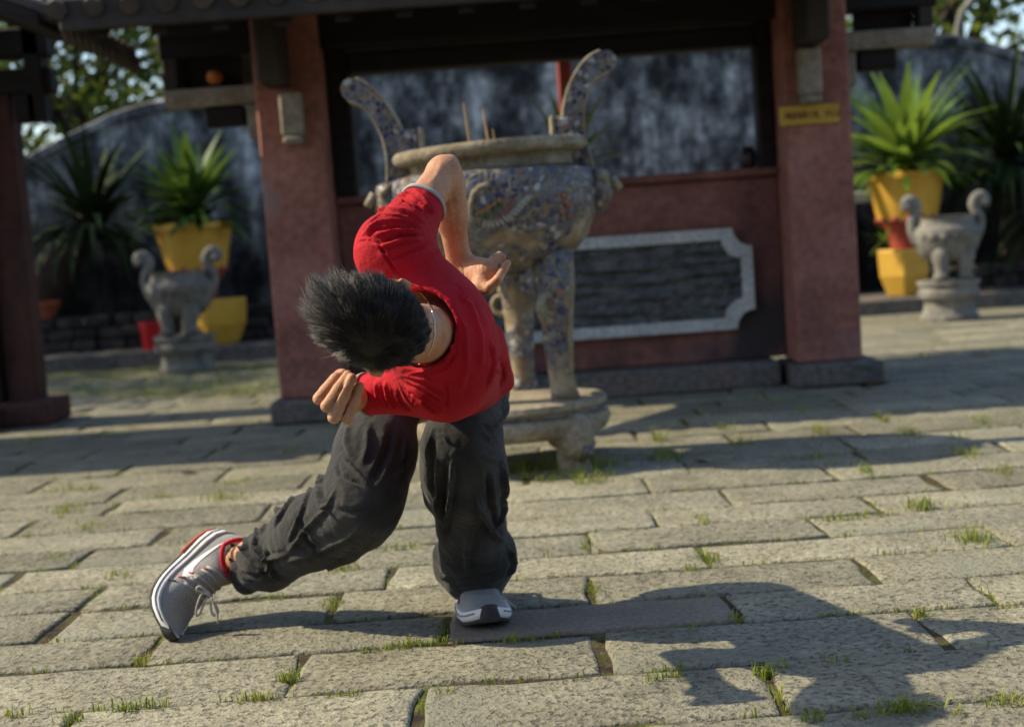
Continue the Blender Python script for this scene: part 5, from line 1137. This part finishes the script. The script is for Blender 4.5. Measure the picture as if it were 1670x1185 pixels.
# left arm and closed hand under the face
dh = 2.40
HL = {k: W(*v) for k, v in dict(w=(584, 652, 2.645), pc=(556, 652, 2.655), A0=(566, 622, 2.675), A1=(527, 645, 2.625), A2=(560, 609, 2.645), B1=(533, 662, 2.600), B2=(567, 611, 2.625), C1=(545, 680, 2.600), C2=(574, 616, 2.615), D1=(567, 682, 2.610), D2=(586, 630, 2.625),
                                E1=(520, 650, 2.615), T1=(545, 620, 2.655), T2=(520, 648, 2.635)).items()}
lo, hi = bounds([SL.lerp(EL, .6), EL, WL, HL['E1'], HL['D1'], HL['B2']], .06); f = Field(lo, hi, .0024)
f.add(f.cone(SL.lerp(EL, .3), EL, .038, .029), 0); f.add(f.cone(EL, WL, .029, .022), .02)
f.add(f.ell(HL['pc'] + VIEW * .012, (img(.6, -.8), img(.8, .6), VIEW), (.034, .031, .026)), .015)
f.add(f.cone(WL, HL['pc'] + VIEW * .01, .026, .026), .015)
f.add(f.cone(W(533, 640, 2.640), W(557, 615, 2.655), .0165, .0165), .012)      # lit thumb side
f.add(f.cone(HL['E1'], W(548, 618, 2.635), .0118, .0125), .008)
for k1, k2, r0, r1 in (('A1', 'A2', .0105, .0085), ('B1', 'B2', .0112, .0088), ('C1', 'C2', .0118, .0090), ('D1', 'D2', .0108, .0090)):
    f.add(f.cone(HL[k1], HL[k1].lerp(HL[k2], .55) + TOW * .004, r0, r0 * .92), .0028); f.add(f.cone(HL[k1].lerp(HL[k2], .55) + TOW * .004, HL[k2], r0 * .92, r1), .0028)
    f.add(f.cone(HL[k1], HL['pc'] + VIEW * .012, r0 * .95, .014), .005)
V, Q = f.mesh(); V = relax(V, Q, 2)
V = sculpt(V, Q, [([(521, 650), (536, 638), (545, 624)], .0026, -.0022), ([(533, 672), (548, 650), (561, 626)], .0022, -.0035), ([(543, 660), (553, 642), (562, 625)], .0024, -.003), ([(556, 682), (566, 660), (576, 640)], .0024, -.0040), ([(524, 650), (532, 656)], .002, .0014), ([(536, 682), (545, 688)], .003, .002), ([(528, 655), (533, 650)], .0016, -.0012), ([(574, 640), (580, 636)], .0016, -.0012)])
body_add(V, Q)
# legs and feet inside trousers and shoes
for h_, k_, a, c in ((HF, KF.lerp(HF, .15) + VIEW * .03, W(788, 932, 3.345), W(795, 985, 3.30)), (HB, KB_ + VIEW * .02, W(368, 925, 3.365), W(335, 940, 3.34))):
    lo, hi = bounds([h_, k_, a, c, PV], .09); f = Field(lo, hi, .0055); f.add(f.cone(PV, h_, .07, .07), 0); f.add(f.cone(h_, k_, .068, .05), .03); f.add(f.cone(k_, a, .05, .036), .03); f.add(f.cone(a, c, .037, .034), .02); V, Q = f.mesh(); body_add(relax(V, Q, 1), Q)
PVs = np.concatenate(parts_v); PQ = np.concatenate(parts_q); st_ = np.cumsum([0] + [len(v) for v in parts_v])
br = []
for k in range(1, len(parts_v)):                       # limbs go on under the clothes: tie each to the trunk
    Vk = parts_v[k]; V0 = parts_v[0]; tgt = (SR, SL, PV, PV)[k - 1]
    i0 = int(((V0 - np.array(tgt)) ** 2).sum(1).argmin()); ik = int(((Vk - V0[i0]) ** 2).sum(1).argmin())
    q0 = parts_q[0][(parts_q[0] == i0).any(1)][0]; qk = parts_q[k][(parts_q[k] == ik + st_[k]).any(1)][0]
    br.append([q0[0], q0[1], qk[0], qk[2]])
PQ = np.concatenate([PQ, np.array(br)])
body = link_net('body', PVs, PQ, M_SKIN, person)
# ---------------------------------------------------------------- hair
WH = None
_bv = BVHTree.FromPolygons([Vector(p) for p in parts_v[0]], [tuple(int(i) for i in q) for q in parts_q[0]])
_h = _bv.ray_cast(CAM_P, ray(603, 572).normalized()); WHORL = np.array(_h[0])
HCn, Fn, Sn, Un = [np.array(v) for v in (HC, FWD, SIDE, UPH)]
def hairline(fw, sd):
    return np.interp(fw, [-.11, -.06, -.01, .03, .06, .085, .11], [-.072, -.066, -.024, -.004, .028, .046, .05])
def grow(n, seed, len_f, rad, lift, jit, clumps=260):
    r = np.random.default_rng(seed); out = []
    d = r.normal(size=(n * 4, 3)); d /= np.linalg.norm(d, axis=1, keepdims=True)
    loc = d * np.array([.097, .077, .099]); loc[:, 0] -= .004; loc[:, 2] += .012
    ok = loc[:, 2] > hairline(loc[:, 0], loc[:, 1]) + r.normal(size=len(loc)) * .004; loc = loc[ok][:n]
    nl = loc / np.array([.097, .077, .099]) ** 2; nl /= np.linalg.norm(nl, axis=1, keepdims=True)
    B = np.stack([Fn, Sn, Un]); P = HCn + loc @ B; N = nl @ B
    t = P - WHORL; t -= N * (t * N).sum(1, keepdims=True); dist = np.linalg.norm(t, axis=1, keepdims=True); t /= dist + 1e-6
    sw = np.cross(N, t); t = t + .30 * sw * np.exp(-dist / .05); t += .25 * Fn[None] * np.clip(dist / .08, 0, 1); t -= N * (t * N).sum(1, keepdims=True); t /= np.linalg.norm(t, axis=1, keepdims=True)
    for q in range(5):                                      # the hair does not lie evenly: slow wandering of its direction
        kv = r.normal(size=3) * 38; t = t + sw * (.11 * np.sin(P @ kv + r.uniform(0, 6)))[:, None]
    t /= np.linalg.norm(t, axis=1, keepdims=True)
    ci = r.integers(0, len(P), clumps); cl = ((P[:, None] - P[ci][None]) ** 2).sum(2).argmin(1); cj = r.normal(size=(clumps, 3)) * jit
    L = len_f(loc) * r.uniform(.55, 1.2, len(P)) * r.uniform(.8, 1.15, clumps)[cl]; lf = lift * (1 + .5 * r.normal(size=len(P)))
    front = np.clip((loc[:, 0] - .02) / .07, 0, 1); lf = lf + .20 * front
    seg = 5; pts = [P - N * .004]; dirv = t + N * lf[:, None] + cj[cl] + r.normal(size=P.shape) * jit * .35; dirv /= np.linalg.norm(dirv, axis=1, keepdims=True)
    cpos = P[ci][cl]
    cur = P.copy()
    for k in range(seg):
        dd = dirv + (t - N * .25) * (.10 * k) + cj[cl] * .12 * k; dd /= np.linalg.norm(dd, axis=1, keepdims=True)
        cur = cur + dd * (L / seg)[:, None]; pts.append(cur.copy())
    tip_pull = (cpos - P) * .74
    for k in range(2, seg + 1): pts[k] = pts[k] + tip_pull * ((k - 1) / (seg - 1)) ** 1.5
    pts = np.stack(pts, 1)                                  # n, seg+1, 3
    ax = np.cross(dirv, N); ax /= np.linalg.norm(ax, axis=1, keepdims=True) + 1e-9; bx_ = np.cross(dirv, ax)
    prof = np.array([1, 1, .92, .8, .6, .15]) * rad; V = []
    for a in (0, 2.094, 4.189): V.append(pts + (math.cos(a) * ax + math.sin(a) * bx_)[:, None] * prof[None, :, None])
    V = np.stack(V, 2)                                      # n, seg+1, 3(sides), 3
    ns = len(P); idx = np.arange(ns * (seg + 1) * 3).reshape(ns, seg + 1, 3); Q = []
    for k in range(seg):
        for j in range(3): Q.append(np.stack([idx[:, k, j], idx[:, k, (j + 1) % 3], idx[:, k + 1, (j + 1) % 3], idx[:, k + 1, j]], 1))
    return V.reshape(-1, 3), np.concatenate(Q)
def hl(loc):
    return np.interp(loc[:, 0], [-.10, -.06, 0, .05, .10], [.026, .040, .058, .070, .074]) * np.interp(np.abs(loc[:, 1]), [0, .05, .08], [1.0, .85, .55]) * np.interp(loc[:, 2], [-.07, 0, .05], [.55, .8, 1.0])
V1, Q1 = grow(14000, 1, lambda l: hl(l) * 1.12, .00046, .06, .10, 240)
V2, Q2 = grow(700, 2, lambda l: hl(l) * 1.12, .00030, .24, .22, 300)
hair = link_net('hair', np.concatenate([V1, V2]), np.concatenate([Q1, Q2 + len(V1)]), M_HAIR, person); hair['kind'] = 'stuff'; hair['label'] = 'short tousled black hair'
lo, hi = bounds([HC], .125); f = Field(lo, hi, .004); f.add(f.ell(hp(-.004, 0, .012), HA, (.0985, .0785, .1005)), 0)
x_, y_, z_ = f.rel(HC); fw = x_ * FWD.x + y_ * FWD.y + z_ * FWD.z; up = x_ * UPH.x + y_ * UPH.y + z_ * UPH.z
f.cut((hairline(fw.ravel(), None).reshape(fw.shape) - up).astype(np.float32), .004); V, Q = f.mesh(); link_net('scalp', relax(V, Q, 1), Q, M_SCALP, hair)

# ---------------------------------------------------------------- necklace
pts = []
for i, (px, py) in enumerate([(676, 470), (686, 478), (696, 490), (703, 506), (707, 525), (707, 546), (703, 565), (696, 580), (686, 592), (672, 600)]):
    h = _bv.ray_cast(CAM_P, ray(px, py).normalized()); pts.append((h[0] + h[1] * .002) if h[0] is not None else W(px, py, 2.62))
fine_ = []
for i in range(len(pts) - 1):
    for j in range(16): fine_.append(pts[i].lerp(pts[i + 1], j / 16))
MB().tube(fine_, [.0015 + .0009 * math.sin(i * 1.9) for i in range(len(fine_))], 7).build('necklace', M_SILVER, person, smooth=True)

# ---------------------------------------------------------------- shoes
M_KNIT = mat('grey_knit_upper', [(.3, (.27, .265, .25)), (.7, (.40, .39, .37))], scale=16, rough=.85, bump=.9, bscale=420, bdist=.0016, fine=(300, .4))
M_MID = mat('white_foam_midsole', [(.3, (.62, .61, .58)), (.7, (.74, .73, .70))], scale=10, rough=.6, bump=.15, bscale=90, bdist=.001, spots=(24, .62, (.50, .48, .43)))
M_STRIPE = mat('blue_grey_stripe', [(.3, (.16, .18, .21)), (.7, (.22, .24, .27))], rough=.6, bump=0)
M_RUB = mat('dark_rubber', [(.3, (.022, .020, .019)), (.7, (.045, .042, .04))], scale=30, rough=.75, bump=.4, bscale=200, bdist=.001)
M_ORG = mat('red_heel_rubber', [(.3, (.36, .05, .03)), (.7, (.46, .09, .05))], scale=30, rough=.7, bump=.2)
M_LACE = mat('grey_lace', [(.3, (.30, .27, .23)), (.7, (.40, .37, .32))], scale=90, rough=.9, bump=.4, bscale=600, bdist=.0008)
M_REDK = mat('red_lining', [(.3, (.42, .012, .02)), (.7, (.52, .02, .03))], scale=60, rough=.85, bump=.3, bscale=500, bdist=.0008)
M_WHITE = mat('white_print', [(.3, (.78, .77, .74)), (.7, (.85, .84, .81))], rough=.5, bump=0)
M_DKNIT = mat('dark_knit', [(.3, (.06, .065, .07)), (.7, (.12, .125, .13))], scale=60, rough=.9, bump=.5, bscale=500, bdist=.001)
US = [(0.0, .016, .060), (.025, .026, .074), (.08, .033, .080), (.16, .0345, .077), (.24, .0340, .075), (.30, .0338, .082), (.35, .0342, .093), (.42, .0365, .087), (.50, .0400, .075), (.58, .0435, .065), (.66, .0460, .057), (.74, .0468, .050), (.82, .0448, .044), (.89, .0390, .037), (.95, .0285, .028), (.985, .017, .018), (1.0, .006, .008)]
def sole_top(t): return float(np.interp(t, [0, .2, .5, .75, 1.0], [.036, .032, .026, .024, .023]))
def spring(t): return .016 * max(0.0, (t - .78) / .22) ** 2 + .004 * max(0.0, (.08 - t) / .08)
def camb(t): return .006 * math.sin(math.pi * t) * 1.0          # inward curve of the outline
def make_shoe(T, L, label, side, bend=0.0, K=1.0, KZ=1.0):
    root_map = lambda v: T @ Vector((v[0], v[1] * K, v[2] * K * KZ + bend * (v[0] / L - .5) ** 2))
    up_ = MB(); n = 15; vs = []
    for t, w, h in US:
        zs = sole_top(t) + spring(t) - .006; hh = h - .022
        for k in range(n):
            a = math.pi * k / (n - 1); c, s = math.cos(a), math.sin(a)
            y = math.copysign(abs(c) ** .72, c) * w * (1 - .10 * s); z = zs + max(.004, hh) * abs(s) ** .80
            vs.append(root_map((t * L, y + side * camb(t), z)))
    fs = [(i * n + k, i * n + k + 1, (i + 1) * n + k + 1, (i + 1) * n + k) for i in range(len(US) - 1) for k in range(n - 1)] + [tuple(range(n - 1, -1, -1)), tuple((len(US) - 1) * n + k for k in range(n))]
    up_.add(vs, fs); shoe = up_.build('shoe', M_KNIT, person, smooth=True); shoe['label'] = label
    # keep the mesh smooth under a subdivision level
    sd = shoe.modifiers.new('subdivision', 'SUBSURF'); sd.levels = 1; sd.render_levels = 2
    bv = BVHTree.FromPolygons([Vector(v) for v in up_.v], up_.f)
    # sole
    def loft(name, m, z0f, z1f, extra, parent, bulge=.003):
        b = MB(); vs = []
        SS = [(-.012, .010, 0)] + US + [(1.014, .004, 0)]
        for t, w, h in SS:
            tc = min(1, max(0, t)); z0, z1 = z0f(tc), z1f(tc); w2 = w + extra
            for y, z in ((-w2 * .94, z0), (w2 * .94, z0), (w2 + bulge * .6, z0 + (z1 - z0) * .25), (w2 + bulge, z0 + (z1 - z0) * .6), (w2, z1), (-w2, z1), (-w2 - bulge, z0 + (z1 - z0) * .6), (-w2 - bulge * .6, z0 + (z1 - z0) * .25)):
                vs.append(root_map((t * L, y + side * camb(tc), z)))
        m_ = len(SS); b.add(vs, [(i * 8 + k, i * 8 + (k + 1) % 8, (i + 1) * 8 + (k + 1) % 8, (i + 1) * 8 + k) for i in range(m_ - 1) for k in range(8)] + [tuple(range(7, -1, -1)), tuple((m_ - 1) * 8 + k for k in range(8))])
        return b.build(name, m, parent, smooth=True, sharp=60)
    sole = loft('midsole', M_MID, lambda t: .006 + spring(t), lambda t: sole_top(t) + spring(t), .0045, shoe)
    loft('outsole', M_RUB, lambda t: spring(t), lambda t: .0065 + spring(t), .0035, shoe, .001)
    for sd_ in (-1, 1):                                   # stripe along each side of the midsole, heel rubber
        pl = [root_map((t * L, sd_ * (float(np.interp(t, [u[0] for u in US], [u[1] for u in US])) + .0072) + side * camb(t), .62 * sole_top(t) + .003 + spring(t))) for t in [.02 + .95 * i / 30 for i in range(31)]]
        MB().tube(pl, .0022, 6).build('stripe', M_STRIPE, shoe, smooth=True)
        ph_ = [root_map((t * L, sd_ * (float(np.interp(t, [u[0] for u in US], [u[1] for u in US])) + .0035), .008 + spring(t))) for t in [.02 + .3 * i / 10 for i in range(11)]]
        MB().tube(ph_, .0045, 6).build('heel_rubber', M_ORG, shoe, smooth=True)
    # dark rubber toe bumper
    b = MB(); vs = []
    for i in range(9):
        a = R(-62 + 124 * i / 8); t = .950 + .088 * math.cos(a); y = .024 * math.sin(a); up2 = math.cos(a * .9) ** .5
        for dz, inn in ((.002, 0), (.014, -.002), (.024, .004), (.031, .022)): vs.append(root_map(((t - inn) * L, y * (1 - dz * 6), spring(1) * .8 + .002 + dz * up2)))
    b.add(vs, [(i * 4 + k, i * 4 + k + 1, (i + 1) * 4 + k + 1, (i + 1) * 4 + k) for i in range(8) for k in range(3)]); b.build('toe_bumper', M_RUB, shoe, smooth=True)
    def on_upper(t, y, z, axis, lift=.0012):              # lay a point on the upper from outside along local axis
        o = root_map((t * L, y, z)); d = (T.to_3x3() @ Vector(axis)).normalized(); h = bv.ray_cast(o - d * .2, d)
        return h[0] + (h[1] if h[1].dot(d) < 0 else -h[1]) * lift if h[0] is not None else None
    # side mark: a curved tapering tick
    for sd_ in (-1, 1):
        upE = [(.07, .066), (.16, .0585), (.25, .0535), (.34, .0505), (.42, .0500), (.47, .0540), (.495, .0640)]; loE = [(.07, .0665), (.17, .0545), (.27, .0455), (.37, .0385), (.46, .0365), (.535, .0420), (.500, .0640)]
        vs = []; ok = True; b = MB()
        for (u0, v0), (u1, v1) in zip(upE, loE):
            for j in range(4):
                u, v = u0 + (u1 - u0) * j / 3, v0 + (v1 - v0) * j / 3; q = on_upper(u, 0, v, (0, -sd_, 0))
                if q is None: ok = False; break
                vs.append(q)
            if not ok: break
        if ok: b.add(vs, [(i * 4 + k, i * 4 + k + 1, (i + 1) * 4 + k + 1, (i + 1) * 4 + k) for i in range(6) for k in range(3)]).build('side_mark', M_WHITE, shoe, smooth=True)
        # red stitched loops and dark eyelets beside the laces
        for i, t in enumerate((.40, .47, .54, .60)):
            p = [on_upper(t + .02 * j / 3, 0, z, (0, -sd_, 0), .0018) for j, z in enumerate((.074 - .02 * i * .6, .068 - .02 * i * .6, .061 - .02 * i * .6))]
            if all(q is not None for q in p): MB().tube(p, .0016, 6).build('loop', M_REDK if i in (0, 1, 2) else M_DKNIT, shoe, smooth=True)
    # laces across the tongue
    for i, t in enumerate((.375, .425, .475, .525, .575)):
        p = []
        for j in range(9):
            y = -.022 + .044 * j / 8; q = on_upper(t + (.012 if i % 2 else -.012) * (j / 8 - .5), y * (1 + .06 * i), 0, (0, 0, -1), .0028)
            if q is not None: p.append(q)
        if len(p) > 3: MB().tube(p, .0034, 8, flat=(T.to_3x3() @ Vector((0, 0, 1)), .5)).build('lace', M_LACE, shoe, smooth=True)
    # tongue vents: rows of small dark holes on the toe box
    b = MB()
    for i in range(6):
        for j in range(7):
            q = on_upper(.64 + .020 * i, (-.021 + .007 * j) * (1 - .06 * i) + (.0035 if i % 2 else 0), 0, (0, 0, -1), .0004)
            if q is not None:
                zx, zy = T.to_3x3() @ Vector((1, 0, -.22)), T.to_3x3() @ Vector((0, 1, 0)); b.add([q + zx * .0022, q + zy * .0014, q - zx * .0022, q - zy * .0014], [(0, 1, 2, 3)])
    b.build('vent_holes', M_DKNIT, shoe)['kind'] = 'stuff'
    # red lined collar
    pc = [root_map((L * (.175 + .155 * math.cos(a)), side * camb(.2) + .036 * math.sin(a) * (1 if abs(math.cos(a)) < .9 else .9), .074 + .018 * max(0, math.cos(a)) + .008 * max(0, -math.cos(a)))) for a in [6.2832 * i / 28 for i in range(29)]]
    MB().tube(pc, .0055, 8).build('collar', M_REDK, shoe, smooth=True)
    return shoe
def frame(O, Xd, Zd):
    X = Vector(Xd).normalized(); Z = (Vector(Zd) - X * X.dot(Vector(Zd))).normalized(); Y = Z.cross(X)
    M_ = Matrix((X, Y, Z)).transposed().to_4x4(); M_.translation = O; return M_
# rear shoe: up on its toe
toe = W(243, 1046, 3.21); toe.z = .006; heel = W(346, 886, 3.40)
Lr = (toe - heel).length
make_shoe(frame(heel + img(-.55, -.40, -.72) * .038, toe - heel, img(.55, .40, .78)), Lr * 1.0, 'grey running shoe raised on its toe with loose laces', 1, .19, 1.32)
# front shoe: flat on the paving, toe towards the camera
tf = G(801, 1030); of = Vector((W(776, 985, 3.42).x, 3.42, .003)); tf.z = .003
make_shoe(frame(of, tf - of, (0, 0, 1)), (tf - of).length, 'grey running shoe planted flat on the paving', -1, 0.0, 1.14, 1.18)
def lace_px(pts, d, r=.0028):
    P_ = [W(px, py, d + (e[0] if e else 0)) for px, py, *e in pts]; fine_ = []
    for i in range(len(P_) - 1):
        p0, p1, p2, p3 = P_[max(i - 1, 0)], P_[i], P_[i + 1], P_[min(i + 2, len(P_) - 1)]
        for j in range(5):
            u = j / 5; fine_.append(.5 * ((2 * p1) + (p2 - p0) * u + (2 * p0 - 5 * p1 + 4 * p2 - p3) * u * u + (3 * p1 - p0 - 3 * p2 + p3) * u ** 3))
    fine_.append(P_[-1]); MB().tube(fine_, [r] * (len(fine_) - 3) + [r * .6] * 3, 7).build('shoelace', M_LACE, person, smooth=True)
lace_px([(343, 968), (326, 956), (321, 961), (332, 966), (345, 972)], 3.22); lace_px([(345, 972), (331, 967), (322, 985), (320, 1002), (326, 1000), (335, 978), (344, 974)], 3.22)
lace_px([(345, 974), (350, 988), (354, 1000), (355, 1016)], 3.21); lace_px([(345, 972), (344, 990), (348, 1003), (356, 998), (350, 980)], 3.22)
lace_px([(768, 964), (760, 972), (754, 992), (752, 1008), (752, 1017)], 3.21); lace_px([(806, 962), (818, 972), (830, 982), (842, 991)], 3.22)
lace_px([(768, 966), (780, 972), (800, 970), (808, 964)], 3.205)
# frayed threads at the waist
for i, (a, b_, c) in enumerate((((822, 660), (826, 668), (824, 682)), ((818, 664), (817, 676), (820, 692)), ((826, 662), (830, 670), (829, 676)))):
    MB().tube([W(*a, 3.26), W(*b_, 3.255), W(*c, 3.25)], .0008, 5).build('loose_thread', M_TROUS, person)
